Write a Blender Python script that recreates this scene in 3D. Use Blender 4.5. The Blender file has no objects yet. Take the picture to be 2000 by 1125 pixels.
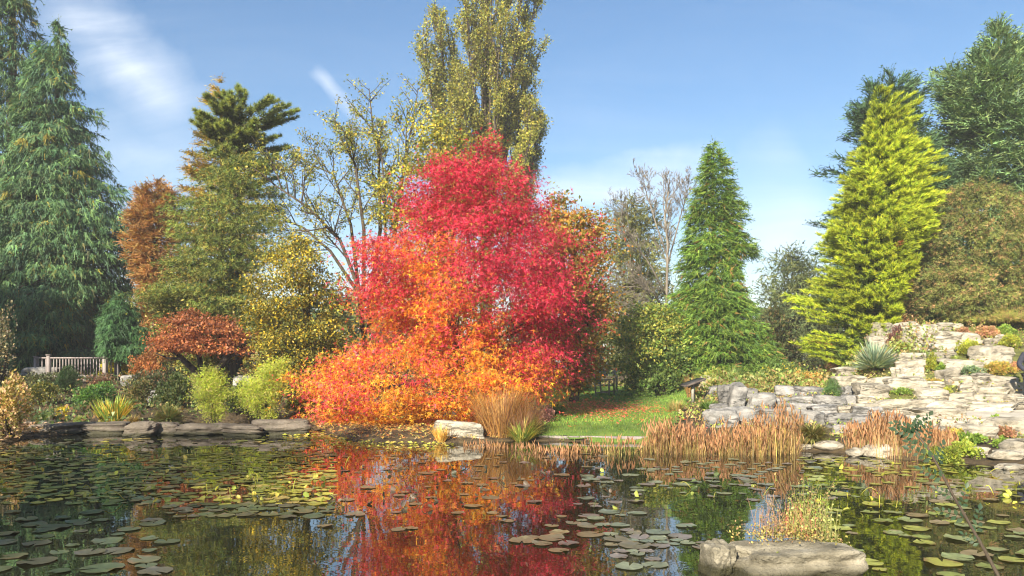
import bpy, bmesh, math, random
import numpy as np
from mathutils import Vector

random.seed(7); RNG = np.random.default_rng(7)
S = bpy.context.scene; COL = S.collection
CH, F, VH = 1.7, 1570.0, 705.0          # camera height (m), focal length and horizon row in photo pixels

# ------------------------------------------------------------------ camera, sky, sun, exposure
cam = bpy.data.cameras.new('camera'); cam.sensor_width = 36.0; cam.lens = 36.0 * F / 2000.0
cam.shift_y = (VH - 562.5) / 2000.0; cam.clip_start = 0.1; cam.clip_end = 3000
co = bpy.data.objects.new('camera', cam); co.location = (0, 0, CH); co.rotation_euler = (math.pi / 2, 0, 0)
COL.objects.link(co); S.camera = co
SUN_EL = math.radians(27); SX, SY = -0.38, -0.925
_n = math.hypot(SX, SY); SX /= _n; SY /= _n
SUND = Vector((SX * math.cos(SUN_EL), SY * math.cos(SUN_EL), math.sin(SUN_EL)))
W = bpy.data.worlds.new('World'); S.world = W; W.use_nodes = True
nt = W.node_tree; nt.nodes.clear()
def nd(t, typ, **kw):
    n = t.nodes.new(typ)
    for k, v in kw.items():
        if k.startswith('i_'): n.inputs[k[2:].replace('_', ' ')].default_value = v
        else: setattr(n, k, v)
    return n
def mathn(t, op, a, b=None, clamp=False):
    n = t.nodes.new('ShaderNodeMath'); n.operation = op; n.use_clamp = clamp
    for i, x in enumerate((a, b)):
        if x is None: continue
        if isinstance(x, (int, float)): n.inputs[i].default_value = x
        else: t.links.new(x, n.inputs[i])
    return n.outputs[0]
out = nd(nt, 'ShaderNodeOutputWorld'); bg = nd(nt, 'ShaderNodeBackground'); bg.inputs[1].default_value = 0.14
sky = nd(nt, 'ShaderNodeTexSky', sky_type='NISHITA', sun_disc=False, sun_elevation=SUN_EL,
         sun_rotation=math.atan2(SX, SY), altitude=50, air_density=1.0, dust_density=0.6, ozone_density=1.6)
# wispy cirrus: real directions on the sky, streaks running along the wind
tc = nd(nt, 'ShaderNodeTexCoord'); sep = nd(nt, 'ShaderNodeSeparateXYZ'); nt.links.new(tc.outputs['Generated'], sep.inputs[0])
zz = mathn(nt, 'ADD', sep.outputs[2], 0.22)
cx_ = mathn(nt, 'DIVIDE', sep.outputs[0], zz); cy_ = mathn(nt, 'DIVIDE', sep.outputs[1], zz)
cmb = nd(nt, 'ShaderNodeCombineXYZ'); nt.links.new(cx_, cmb.inputs[0]); nt.links.new(cy_, cmb.inputs[1])
mp = nd(nt, 'ShaderNodeMapping'); mp.inputs['Rotation'].default_value = (0, 0, 0.5); mp.inputs['Scale'].default_value = (0.75, 2.3, 1)
nt.links.new(cmb.outputs[0], mp.inputs[0])
n1 = nd(nt, 'ShaderNodeTexNoise', i_Scale=1.5, i_Detail=9.0, i_Roughness=0.62, i_Distortion=0.7); nt.links.new(mp.outputs[0], n1.inputs[0])
n2 = nd(nt, 'ShaderNodeTexNoise', i_Scale=0.8, i_Detail=3.0); nt.links.new(cmb.outputs[0], n2.inputs[0])
cl = mathn(nt, 'MULTIPLY', mathn(nt, 'MULTIPLY', mathn(nt, 'SUBTRACT', n1.outputs[0], 0.43), 2.6, True),
           mathn(nt, 'MULTIPLY', mathn(nt, 'SUBTRACT', n2.outputs[0], 0.36), 3.0, True))
def streak(x0, y0, z0, x1, y1, z1, w, wob, gain, sc):
    """one cirrus wisp or vapour trail between two directions on the sky dome"""
    a = Vector((x0, y0, z0)).normalized(); b = Vector((x1, y1, z1)).normalized()
    mid = (a + b).normalized(); ax = (b - a).normalized(); L = (b - a).length / 2
    sd = mid.cross(ax).normalized()
    def dot(v):
        n = nt.nodes.new('ShaderNodeVectorMath'); n.operation = 'DOT_PRODUCT'; nt.links.new(tc.outputs['Generated'], n.inputs[0]); n.inputs[1].default_value = v; return n.outputs['Value']
    nz = nd(nt, 'ShaderNodeTexNoise', i_Scale=sc, i_Detail=7.0, i_Roughness=0.6); nt.links.new(tc.outputs['Generated'], nz.inputs[0])
    off = mathn(nt, 'MULTIPLY', mathn(nt, 'SUBTRACT', nz.outputs[0], 0.5), wob)
    s = mathn(nt, 'ADD', dot(sd), off); t = dot(ax)
    fs = mathn(nt, 'SUBTRACT', 1.0, mathn(nt, 'POWER', mathn(nt, 'ABSOLUTE', mathn(nt, 'DIVIDE', s, w)), 1.2), True)
    ft = mathn(nt, 'SUBTRACT', 1.0, mathn(nt, 'POWER', mathn(nt, 'ABSOLUTE', mathn(nt, 'DIVIDE', t, L)), 2.5), True)
    fm = mathn(nt, 'GREATER_THAN', dot(mid), 0.0)
    tex = mathn(nt, 'MULTIPLY', mathn(nt, 'SUBTRACT', n1.outputs[0], 0.2), 2.2, True)
    return mathn(nt, 'MULTIPLY', mathn(nt, 'MULTIPLY', mathn(nt, 'MULTIPLY', fs, ft), mathn(nt, 'MULTIPLY', fm, gain)), tex)
def sdir(u, v): return ((u - 1000) / F, 1.0, (VH - v) / F)
tot = mathn(nt, 'MULTIPLY', cl, 0.14)
for (a, b, w, wob, g, sc) in (((60, -60), (420, 250), .045, .11, .7, 5), ((610, 130), (715, 245), .011, .02, .6, 12),
                              ((1010, 400), (1420, 325), .04, .10, .75, 5), ((150, 240), (420, 330), .05, .12, .4, 5),
                              ((1440, 520), (1640, 400), .12, .15, .5, 4)):
    tot = mathn(nt, 'ADD', tot, streak(*sdir(*a), *sdir(*b), w, wob, g, sc), True)
mix = nd(nt, 'ShaderNodeMix', data_type='RGBA'); nt.links.new(tot, mix.inputs['Factor'])
hs = nd(nt, 'ShaderNodeHueSaturation', i_Saturation=1.24, i_Value=0.39); nt.links.new(sky.outputs[0], hs.inputs['Color'])
tint = nd(nt, 'ShaderNodeMix', data_type='RGBA', blend_type='MULTIPLY'); tint.inputs['Factor'].default_value = 1; tint.inputs['B'].default_value = (0.95, 0.96, 0.97, 1)
nt.links.new(hs.outputs[0], tint.inputs['A']); nt.links.new(tint.outputs['Result'], mix.inputs['A']); mix.inputs['B'].default_value = (2.9, 3.05, 3.25, 1)
nt.links.new(mix.outputs['Result'], bg.inputs[0]); nt.links.new(bg.outputs[0], out.inputs[0])
sl = bpy.data.lights.new('sun', 'SUN'); sl.energy = 4.3; sl.angle = math.radians(0.5); sl.color = (1.0, 0.90, 0.74)
so = bpy.data.objects.new('sun', sl); so.rotation_euler = SUND.to_track_quat('Z', 'Y').to_euler(); so.location = SUND * 100; COL.objects.link(so)
S.view_settings.view_transform = 'Standard'; S.view_settings.look = 'None'; S.view_settings.gamma = 1
S.view_settings.use_curve_mapping = False; S.view_settings.exposure = 1.68
S.render.engine = 'CYCLES'
cy = S.cycles; cy.max_bounces = 8; cy.diffuse_bounces = 5; cy.glossy_bounces = 3; cy.transmission_bounces = 4; cy.transparent_max_bounces = 4
cy.caustics_reflective = False; cy.caustics_refractive = False; cy.use_denoising = True; cy.use_adaptive_sampling = True; cy.adaptive_threshold = 0.02
cy.sample_clamp_indirect = 6; cy.filter_width = 1.15

HAZE = 0.0010
cy.volume_bounces = 0
# ------------------------------------------------------------------ materials
def newmat(name):
    m = bpy.data.materials.new(name); m.use_nodes = True; t = m.node_tree; t.nodes.clear()
    return m, t, nd(t, 'ShaderNodeOutputMaterial')
def ramp(t, fac, stops):
    r = nd(t, 'ShaderNodeValToRGB'); e = r.color_ramp.elements
    while len(e) < len(stops): e.new(0.5)
    for k, (p, c) in enumerate(stops): e[k].position = p; e[k].color = (*c, 1)
    t.links.new(fac, r.inputs[0]); return r.outputs[0]
def leaf_mat(name, transl=0.35, rough=0.5, spec=0.35, gain=1.25):
    m, t, o = newmat(name)
    a = nd(t, 'ShaderNodeAttribute', attribute_name='Col')
    p = nd(t, 'ShaderNodeBsdfPrincipled'); p.inputs['Roughness'].default_value = rough; p.inputs['Specular IOR Level'].default_value = spec
    t.links.new(a.outputs['Color'], p.inputs['Base Color'])
    tr = nd(t, 'ShaderNodeBsdfTranslucent'); g = nd(t, 'ShaderNodeMix', data_type='RGBA', blend_type='MULTIPLY'); g.inputs['Factor'].default_value = 1
    t.links.new(a.outputs['Color'], g.inputs['A']); g.inputs['B'].default_value = (gain * 1.1, gain, gain * .6, 1)
    t.links.new(g.outputs['Result'], tr.inputs[0])
    mx = nd(t, 'ShaderNodeMixShader'); mx.inputs[0].default_value = transl
    t.links.new(p.outputs[0], mx.inputs[1]); t.links.new(tr.outputs[0], mx.inputs[2]); t.links.new(mx.outputs[0], o.inputs[0])
    return m
def tex_mat(name, stops, scale=3.0, detail=8.0, rough=0.85, bump=0.4, bscale=12.0, spec=0.3, aniso=(1, 1, 1), crack=0.0, extra=None, bdist=0.05, bed=0.0, wet=0.0):
    """noise-coloured surface in object space, with relief"""
    m, t, o = newmat(name)
    c = nd(t, 'ShaderNodeTexCoord'); mp = nd(t, 'ShaderNodeMapping'); mp.inputs['Scale'].default_value = aniso
    t.links.new(c.outputs['Object'], mp.inputs[0])
    g = nd(t, 'ShaderNodeNewGeometry'); oi = nd(t, 'ShaderNodeObjectInfo')
    ad = nd(t, 'ShaderNodeVectorMath', operation='ADD'); sc = nd(t, 'ShaderNodeVectorMath', operation='SCALE'); sc.inputs['Scale'].default_value = 37.0
    cb = nd(t, 'ShaderNodeCombineXYZ'); t.links.new(oi.outputs['Random'], cb.inputs[0]); t.links.new(oi.outputs['Random'], cb.inputs[1])
    t.links.new(cb.outputs[0], sc.inputs[0]); t.links.new(mp.outputs[0], ad.inputs[0]); t.links.new(sc.outputs[0], ad.inputs[1])
    n = nd(t, 'ShaderNodeTexNoise', i_Scale=scale, i_Detail=detail, i_Roughness=0.62); t.links.new(ad.outputs[0], n.inputs[0])
    colr = ramp(t, n.outputs[0], stops)
    b = nd(t, 'ShaderNodeTexNoise', i_Scale=bscale, i_Detail=9.0, i_Roughness=0.65); t.links.new(ad.outputs[0], b.inputs[0])
    hgt = b.outputs[0]
    if crack:
        v = nd(t, 'ShaderNodeTexVoronoi', feature='DISTANCE_TO_EDGE', i_Scale=crack); wv = nd(t, 'ShaderNodeVectorMath', operation='ADD')
        nn = nd(t, 'ShaderNodeTexNoise', i_Scale=crack * 1.2, i_Detail=5.0); t.links.new(ad.outputs[0], nn.inputs[0])
        t.links.new(ad.outputs[0], wv.inputs[0]); t.links.new(nn.outputs['Color'], wv.inputs[1]); t.links.new(wv.outputs[0], v.inputs[0])
        cf = mathn(t, 'MULTIPLY', v.outputs['Distance'], 16.0, True)
        cf2 = mathn(t, 'ADD', mathn(t, 'MULTIPLY', cf, 0.5), 0.5)
        mm = nd(t, 'ShaderNodeMix', data_type='RGBA', blend_type='MULTIPLY'); mm.inputs['Factor'].default_value = 1
        t.links.new(colr, mm.inputs['A']); t.links.new(cf2, mm.inputs['B']); colr = mm.outputs['Result']
        hgt = mathn(t, 'ADD', hgt, mathn(t, 'MULTIPLY', cf, 0.6))
    if extra:
        e = nd(t, 'ShaderNodeTexNoise', i_Scale=extra[0], i_Detail=6.0, i_Roughness=0.7); t.links.new(ad.outputs[0], e.inputs[0])
        ef = mathn(t, 'MULTIPLY', mathn(t, 'SUBTRACT', e.outputs[0], extra[1]), extra[2], True)
        mm = nd(t, 'ShaderNodeMix', data_type='RGBA'); t.links.new(ef, mm.inputs['Factor']); t.links.new(colr, mm.inputs['A']); mm.inputs['B'].default_value = (*extra[3], 1)
        colr = mm.outputs['Result']
    if bed:
        m2 = nd(t, 'ShaderNodeMapping'); m2.inputs['Scale'].default_value = (.6, .6, 2.4); m2.inputs['Rotation'].default_value = (.06, .05, 0); t.links.new(ad.outputs[0], m2.inputs[0])
        bn = nd(t, 'ShaderNodeTexNoise', i_Scale=bed, i_Detail=6.0, i_Roughness=0.6); t.links.new(m2.outputs[0], bn.inputs[0])
        ln = mathn(t, 'MULTIPLY', mathn(t, 'ABSOLUTE', mathn(t, 'SUBTRACT', bn.outputs[0], 0.44)), 55.0, True)
        cf2 = mathn(t, 'ADD', mathn(t, 'MULTIPLY', ln, 0.34), mathn(t, 'ADD', mathn(t, 'MULTIPLY', oi.outputs['Random'], 0.5), 0.42))
        mm = nd(t, 'ShaderNodeMix', data_type='RGBA', blend_type='MULTIPLY'); mm.inputs['Factor'].default_value = 1
        t.links.new(colr, mm.inputs['A']); t.links.new(cf2, mm.inputs['B']); colr = mm.outputs['Result']
        hgt = mathn(t, 'ADD', hgt, mathn(t, 'MULTIPLY', ln, 0.5))
    if wet:
        sp = nd(t, 'ShaderNodeSeparateXYZ'); t.links.new(g.outputs['Position'], sp.inputs[0])
        wf = mathn(t, 'ADD', mathn(t, 'MULTIPLY', mathn(t, 'SUBTRACT', sp.outputs[2], mathn(t, 'MULTIPLY', n.outputs[0], wet)), 14.0, True), 0.0)
        mm = nd(t, 'ShaderNodeMix', data_type='RGBA'); t.links.new(wf, mm.inputs['Factor']); mm.inputs['A'].default_value = (.045, .042, .022, 1); t.links.new(colr, mm.inputs['B']); colr = mm.outputs['Result']
    p = nd(t, 'ShaderNodeBsdfPrincipled'); p.inputs['Roughness'].default_value = rough; p.inputs['Specular IOR Level'].default_value = spec
    bp = nd(t, 'ShaderNodeBump'); bp.inputs['Strength'].default_value = bump; bp.inputs['Distance'].default_value = bdist
    t.links.new(hgt, bp.inputs['Height']); t.links.new(bp.outputs[0], p.inputs['Normal'])
    t.links.new(colr, p.inputs['Base Color']); t.links.new(p.outputs[0], o.inputs[0])
    return m
M = {}
M['leaf'] = leaf_mat('broad_leaf', 0.38, 0.48, 0.35, 1.3)
M['needle'] = leaf_mat('conifer_needle', 0.22, 0.6, 0.25, 1.1)
M['grass'] = leaf_mat('grass_blade', 0.35, 0.55, 0.3, 1.2)
M['pad'] = leaf_mat('lily_pad_leaf', 0.10, 0.30, 0.55, 1.0)
M['bark'] = tex_mat('bark', [(.3, (.035, .026, .018)), (.6, (.09, .07, .05)), (.8, (.16, .13, .10))], 7, 8, .9, .8, 14, aniso=(1, 1, .25))
M['pale_bark'] = tex_mat('pale_bark', [(.3, (.12, .10, .075)), (.6, (.22, .19, .145)), (.8, (.32, .28, .22))], 6, 8, .9, .5, 14, aniso=(1, 1, .3))
M['dark_bark'] = tex_mat('dark_bark', [(.3, (.012, .009, .007)), (.7, (.05, .036, .028))], 7, 8, .85, .7, 14)
M['stone'] = tex_mat('limestone', [(.30, (.085, .075, .058)), (.42, (.27, .24, .185)), (.56, (.41, .37, .29)), (.78, (.52, .48, .39))], 2.6, 12, .92, .9, 8, .2, (1, 1, 2.0), 0, (4, .53, 6, (.16, .15, .125)), .07, bed=1.1)
M['grey_stone'] = tex_mat('grey_limestone', [(.25, (.06, .06, .058)), (.45, (.17, .165, .155)), (.62, (.29, .28, .26)), (.8, (.42, .41, .38))], 2.8, 10, .92, .9, 7, .2, (1, 1, 1.6), 0, (9, .57, 5, (.36, .36, .33)), .07, bed=1.1)
M['wet_stone'] = tex_mat('mossy_edge_stone', [(.3, (.07, .055, .042)), (.55, (.15, .125, .095)), (.75, (.24, .20, .16))], 2.5, 10, .75, .7, 9, .35, (1, 1, 1.3), 0, (5, .55, 6, (.05, .055, .018)), .05, wet=.10)
M['pond_rock'] = tex_mat('pond_rock', [(.28, (.09, .08, .055)), (.45, (.20, .18, .13)), (.6, (.31, .28, .21)), (.78, (.42, .39, .31))], 5.0, 13, .95, 1.0, 26, .15, (1, 1, 1.3), 0, (2.2, .52, 5, (.13, .115, .08)), .03, wet=.12)
M['wood'] = tex_mat('weathered_wood', [(.3, (.16, .135, .125)), (.6, (.27, .235, .22)), (.8, (.36, .32, .30))], 5, 8, .85, .4, 22, aniso=(6, 6, .5), bdist=.01)
M['bench_wood'] = tex_mat('silvered_wood', [(.3, (.16, .15, .12)), (.6, (.28, .27, .22)), (.8, (.38, .37, .31))], 5, 8, .85, .4, 22, bdist=.01)
M['dark_wood'] = tex_mat('dark_wood', [(.3, (.05, .04, .034)), (.7, (.14, .115, .10))], 5, 8, .8, .4, 22, bdist=.01)
M['soil'] = tex_mat('leaf_strewn_soil', [(.3, (.028, .020, .012)), (.5, (.075, .053, .028)), (.62, (.12, .085, .038)), (.75, (.07, .075, .022))], 5, 12, .95, .8, 14, bdist=.08)
M['turf'] = tex_mat('turf', [(.3, (.07, .13, .02)), (.5, (.11, .18, .028)), (.7, (.17, .21, .04))], 2.0, 12, .95, .6, 30, bdist=.05)
M['path'] = tex_mat('pale_path', [(.3, (.36, .32, .26)), (.6, (.50, .46, .38)), (.8, (.60, .56, .48))], 3, 10, .95, .5, 25, bdist=.03)
M['metal'] = tex_mat('black_iron', [(.3, (.015, .015, .015)), (.7, (.05, .05, .05))], 9, 4, .5, .2, 20, .5, bdist=.005)
M['cloth_dark'] = tex_mat('navy_cloth', [(.3, (.018, .02, .03)), (.7, (.04, .043, .06))], 6, 6, .9, .3, 40, bdist=.01)
M['cloth_grey'] = tex_mat('grey_cloth', [(.3, (.03, .035, .05)), (.7, (.06, .065, .08))], 6, 6, .9, .3, 40, bdist=.01)
M['skin'] = tex_mat('skin', [(.3, (.45, .27, .19)), (.7, (.55, .34, .25))], 8, 4, .5, .1, 40, bdist=.004)
M['hair'] = tex_mat('hair', [(.3, (.03, .02, .015)), (.7, (.09, .065, .05))], 20, 6, .6, .5, 60, bdist=.01)
def water_mat():
    m, t, o = newmat('pond_water')
    p = nd(t, 'ShaderNodeBsdfPrincipled'); p.inputs['Base Color'].default_value = (.012, .013, .006, 1)
    p.inputs['Roughness'].default_value = .012; p.inputs['IOR'].default_value = 2.5; p.inputs['Specular IOR Level'].default_value = .75
    c = nd(t, 'ShaderNodeTexCoord'); mp = nd(t, 'ShaderNodeMapping'); mp.inputs['Scale'].default_value = (1, 1, 1); t.links.new(c.outputs['Object'], mp.inputs[0])
    n = nd(t, 'ShaderNodeTexNoise', i_Scale=2.2, i_Detail=3.0, i_Roughness=.5); t.links.new(mp.outputs[0], n.inputs[0])
    b = nd(t, 'ShaderNodeBump'); b.inputs['Strength'].default_value = .06; b.inputs['Distance'].default_value = .03
    t.links.new(n.outputs[0], b.inputs['Height']); t.links.new(b.outputs[0], p.inputs['Normal']); t.links.new(p.outputs[0], o.inputs[0])
    return m
M['water'] = water_mat()

# ------------------------------------------------------------------ mesh helpers
def unit(a): return a / np.maximum(np.linalg.norm(a, axis=-1, keepdims=True), 1e-9)
class MB:
    def __init__(s): s.V = []; s.T = []; s.C = []; s.n = 0
    def add(s, V, T, C=(.5, .5, .5)):
        V = np.asarray(V, float).reshape(-1, 3); T = np.asarray(T, np.int64).reshape(-1, 3)
        C = np.broadcast_to(np.asarray(C, float), (len(V), 3))
        s.V.append(V); s.T.append(T + s.n); s.C.append(C); s.n += len(V)
    def emit(s, tmpl, P, X, N, sc, C):
        tv, tt = tmpl; n = len(P)
        if n == 0: return
        X = unit(X); Y = unit(np.cross(N, X)); Z = np.cross(X, Y)
        sc = np.broadcast_to(np.asarray(sc, float), (n,))
        V = P[:, None, :] + sc[:, None, None] * (tv[None, :, 0:1] * X[:, None] + tv[None, :, 1:2] * Y[:, None] + tv[None, :, 2:3] * Z[:, None])
        T = tt[None] + (np.arange(n) * len(tv))[:, None, None]
        s.add(V.reshape(-1, 3), T.reshape(-1, 3), np.repeat(np.asarray(C), len(tv), 0))
    def tube(s, pts, rad, sides=5, C=(.5, .5, .5)):
        pts = np.asarray(pts, float); k = len(pts); rad = np.broadcast_to(np.asarray(rad, float), (k,))
        tg = unit(np.gradient(pts, axis=0)); ref = np.where(np.abs(tg[:, 2:3]) > .9, [[1., 0, 0]], [[0, 0, 1.]])
        a = unit(np.cross(tg, ref)); b = np.cross(tg, a)
        th = np.linspace(0, 2 * np.pi, sides, endpoint=False)
        V = pts[:, None] + rad[:, None, None] * (np.cos(th)[None, :, None] * a[:, None] + np.sin(th)[None, :, None] * b[:, None])
        T = []
        for i in range(k - 1):
            for j in range(sides):
                q = (j + 1) % sides; A, B, Cc, D = i * sides + j, i * sides + q, (i + 1) * sides + q, (i + 1) * sides + j
                T += [(A, B, Cc), (A, Cc, D)]
        for j in range(1, sides - 1): T += [(0, j + 1, j), ((k - 1) * sides, (k - 1) * sides + j, (k - 1) * sides + j + 1)]
        s.add(V.reshape(-1, 3), T, C)
    def box(s, c, size, R=None, C=(.5, .5, .5)):
        h = np.asarray(size) / 2
        V = np.array([[x, y, z] for x in (-1, 1) for y in (-1, 1) for z in (-1, 1)], float) * h
        if R is not None: V = V @ np.asarray(R).T
        T = [(0, 1, 3), (0, 3, 2), (4, 6, 7), (4, 7, 5), (0, 4, 5), (0, 5, 1), (2, 3, 7), (2, 7, 6), (0, 2, 6), (0, 6, 4), (1, 5, 7), (1, 7, 3)]
        s.add(V + np.asarray(c), T, C)
    def mesh(s, name, mat, off=(0, 0, 0), smooth=False):
        me = bpy.data.meshes.new(name)
        V = np.concatenate(s.V) - np.asarray(off); T = np.concatenate(s.T); C = np.concatenate(s.C)
        me.vertices.add(len(V)); me.vertices.foreach_set('co', V.astype(np.float32).ravel())
        me.loops.add(len(T) * 3); me.loops.foreach_set('vertex_index', T.astype(np.int32).ravel())
        me.polygons.add(len(T)); me.polygons.foreach_set('loop_start', np.arange(0, len(T) * 3, 3, dtype=np.int32))
        me.update()
        at = me.color_attributes.new('Col', 'FLOAT_COLOR', 'POINT')
        at.data.foreach_set('color', np.concatenate([np.clip(C, 0, 1), np.ones((len(C), 1))], 1).astype(np.float32).ravel())
        if smooth: me.polygons.foreach_set('use_smooth', np.ones(len(T), bool))
        me.materials.append(mat); me.validate(); me.update()
        return me
    def build(s, name, mat, parent=None, smooth=False, loc=None):
        off = np.array(loc or (0, 0, 0), float); p = parent
        while p: off = off + np.array(p.location); p = p.parent
        o = bpy.data.objects.new(name, s.mesh(name, mat, off, smooth)); COL.objects.link(o)
        if parent: o.parent = parent
        else: o.location = off
        return o
def tag(o, label=None, cat=None, group=None, kind=None):
    for k, v in (('label', label), ('category', cat), ('group', group), ('kind', kind)):
        if v: o[k] = v
    return o
def thing(name, label, cat, loc, group=None):
    o = bpy.data.objects.new(name, None); COL.objects.link(o); o.location = tuple(map(float, loc)); o.empty_display_size = .3
    return tag(o, label, cat, group)
def px(u, v, d): return np.array([(u - 1000) / F * d, d, CH + (VH - v) / F * d])
_NK = np.random.default_rng(3).normal(size=(40, 3)); _NP = np.random.default_rng(4).uniform(0, 6.28, 40)
def noise(P, sc=1.0, seed=0):
    """smooth pseudo noise, about -1..1"""
    k = _NK[(seed * 5) % 30:(seed * 5) % 30 + 7]; ph = _NP[(seed * 5) % 30:(seed * 5) % 30 + 7] + seed * 1.7
    return np.sin(np.asarray(P) @ k.T * sc + ph).mean(-1) * 1.9
def sstep(a, b, x):
    t = np.clip((np.asarray(x, float) - a) / (b - a), 0, 1); return t * t * (3 - 2 * t)
def rdir(n): return unit(RNG.normal(size=(n, 3)))

# templates: x = along the leaf, y = across, z = normal
def tri(*t): return np.array(t)
LEAF = (np.array([[0, 0, 0], [.5, .3, .06], [1, 0, -.08], [.5, -.3, .06]], float), tri((0, 1, 2), (0, 2, 3)))
LEAF1 = (np.array([[0, 0, 0], [.75, .34, .05], [.9, -.30, -.05]], float), tri((0, 1, 2)))
_s = []; _st = []
for k, (a, l) in enumerate(((-2.2, .62), (-1.15, .85), (0, 1.0), (1.15, .85), (2.2, .62))):
    b = len(_s); _s += [[.1, 0, 0], [.1 + .45 * l * math.cos(a - .34), .45 * l * math.sin(a - .34), .05], [.1 + l * math.cos(a), l * math.sin(a), -.14], [.1 + .45 * l * math.cos(a + .34), .45 * l * math.sin(a + .34), .05]]
    _st += [(b, b + 1, b + 2), (b, b + 2, b + 3)]
STAR = (np.array(_s, float) * .62, np.array(_st))
STAR3 = (np.array([[0, -.10, 0], [.62, 0, -.1], [0, .10, 0], [.02, -.08, .03], [.22, .55, -.06], [.16, .06, .03], [.02, .08, .03], [.22, -.55, -.06], [.16, -.06, .03]]) * 1.05, tri((0, 1, 2), (3, 5, 4), (6, 7, 8)))
def _frond(sides, w=.13, ang=.75, droop=.18):
    V = [[0, -w * .4, 0], [1, 0, -droop], [0, w * .4, 0]]; T = [(0, 1, 2)]
    for k in range(sides):
        t = .12 + .72 * k / max(1, sides - 1); l = (.5 - .33 * t)
        for sgn in (1, -1):
            b = len(V); V += [[t - .05, 0, -droop * t * t], [t + .07, 0, -droop * t * t], [t + l * math.cos(ang), sgn * l * math.sin(ang), -droop * t * t - .07]]
            T.append((b, b + 1, b + 2))
    return np.array(V, float), np.array(T)
FROND = _frond(2, .19, .7, .18); FROND2 = _frond(2, .2, .6, .1)
def _tuft(n, spread):
    V = []; T = []
    for k in range(n):
        a = 2 * math.pi * k / n + .3; d = np.array([1, spread * math.cos(a), spread * math.sin(a)]); d /= np.linalg.norm(d)
        p = np.array([0, -math.sin(a), math.cos(a)]) * .07; b = len(V)
        V += [list(-p), list(d), list(p)]; T.append((b, b + 1, b + 2))
    return np.array(V, float), np.array(T)
TUFT = _tuft(5, .8); SPIKE = _tuft(4, .38)
def _blade(bend, w=.03):
    V = []; T = []
    for k in range(4):
        t = k / 3; x = math.sin(bend * t) / max(bend, .01) if bend > .01 else t; z = (1 - math.cos(bend * t)) / max(bend, .01); ww = w * (1 - t ** 2 * .95)
        V += [[x, -ww, z], [x, ww, z]]
    for k in range(3): a = 2 * k; T += [(a, a + 1, a + 3), (a, a + 3, a + 2)]
    return np.array(V, float), np.array(T)
BLADES = [_blade(b) for b in (.15, .5, .9, 1.4)]
WBLADES = [_blade(b, .055) for b in (.1, .4, .9, 1.3)]

def palette(n, pal, w=None):
    pal = np.array(pal, float); idx = RNG.choice(len(pal), n, p=w)
    return np.minimum(pal[idx] * 2.0, .78) * RNG.uniform(.78, 1.22, (n, 1)) * RNG.uniform(.93, 1.07, (n, 3))

# ------------------------------------------------------------------ the ground
SHORE_PX = [(0, 868), (60, 852), (200, 846), (330, 840), (420, 826), (560, 824), (612, 835), (640, 850), (700, 862), (840, 866), (930, 864), (975, 860), (1060, 861), (1250, 863),
            (1290, 872), (1400, 878), (1560, 880), (1640, 884), (1700, 892), (1800, 900), (1900, 905), (2000, 917)]
def wpt(u, v): d = CH * F / (v - VH); return ((u - 1000) / F * d, d)
SHORE = [wpt(*p) for p in SHORE_PX] + [(9.3, 10.5), (9.6, 8), (9, 5.5), (6, 4.0), (0, 3.7), (-8, 4.0), (-15, 4.5), (-17, 9), (-14.5, 14.5), (-11.6, 16.2)]
def sdist(x, y, poly=SHORE):
    x = np.asarray(x, float); y = np.asarray(y, float); d2 = np.full(x.shape, 1e9); ins = np.zeros(x.shape, bool)
    for i in range(len(poly)):
        (ax, ay), (bx, by) = poly[i], poly[(i + 1) % len(poly)]
        ex, ey = bx - ax, by - ay; t = np.clip(((x - ax) * ex + (y - ay) * ey) / (ex * ex + ey * ey), 0, 1)
        d2 = np.minimum(d2, (x - ax - t * ex) ** 2 + (y - ay - t * ey) ** 2)
        if ay != by: ins ^= ((ay > y) != (by > y)) & (x < (bx - ax) * (y - ay) / (by - ay) + ax)
    return np.where(ins, -1, 1) * np.sqrt(d2)
MD = np.array([0, 14.5, 15.2, 17.0, 18.6, 20.6, 22, 24, 26, 28, 32, 40, 500.]); MZ = np.array([0, 0, .05, .25, .42, .46, .98, 1.65, 2.25, 2.85, 3.2, 3.5, 3.5])
def hgt(x, y):
    x = np.asarray(x, float); y = np.asarray(y, float); s = sdist(x, y)
    z = .05 + .10 * sstep(0, .5, s) + .011 * np.minimum(s, 40)
    z = z + .72 * sstep(-.5, -6, x) * sstep(20, 31, y)
    z = z + .42 * sstep(4.0, 6.4, x - .1 * (y - 18)) * sstep(17.6, 24, y)
    wr = sstep(0, 2.4, x - .395 * y)
    z = z * (1 - wr) + np.maximum(z * .6, np.interp(y, MD, MZ)) * wr
    P = np.stack([x, y, 0 * x], -1)
    z = z + .03 * noise(P, 1.3, 1) * sstep(.3, 2, s)
    return np.where(s < 0, np.maximum(s * .45, -.8) + .03, z)
def H(x, y): return float(hgt(np.array([x]), np.array([y]))[0])
_D = np.concatenate([np.arange(4, 60, .05), np.arange(60, 200, .5)])
def hit(u, v):
    """where the sight line through a photo pixel meets the ground"""
    z = CH + (VH - v) / F * _D; g = hgt((u - 1000) / F * _D, _D)
    k = np.argmax(z <= g) if (z <= g).any() else len(_D) - 1
    return np.array([(u - 1000) / F * _D[k], _D[k], g[k]])
xs = np.concatenate([-np.geomspace(500, 27, 14), np.arange(-26, 26.01, .4), np.geomspace(27, 500, 14)])
ys = np.concatenate([-np.geomspace(300, 9, 10), np.arange(-8, 46.01, .4), np.geomspace(47, 600, 16)])
gx, gy = np.meshgrid(xs, ys); gz = hgt(gx.ravel(), gy.ravel())
nx, ny = len(xs), len(ys); ii = (np.arange(ny - 1)[:, None] * nx + np.arange(nx - 1)[None]).ravel()
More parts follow.
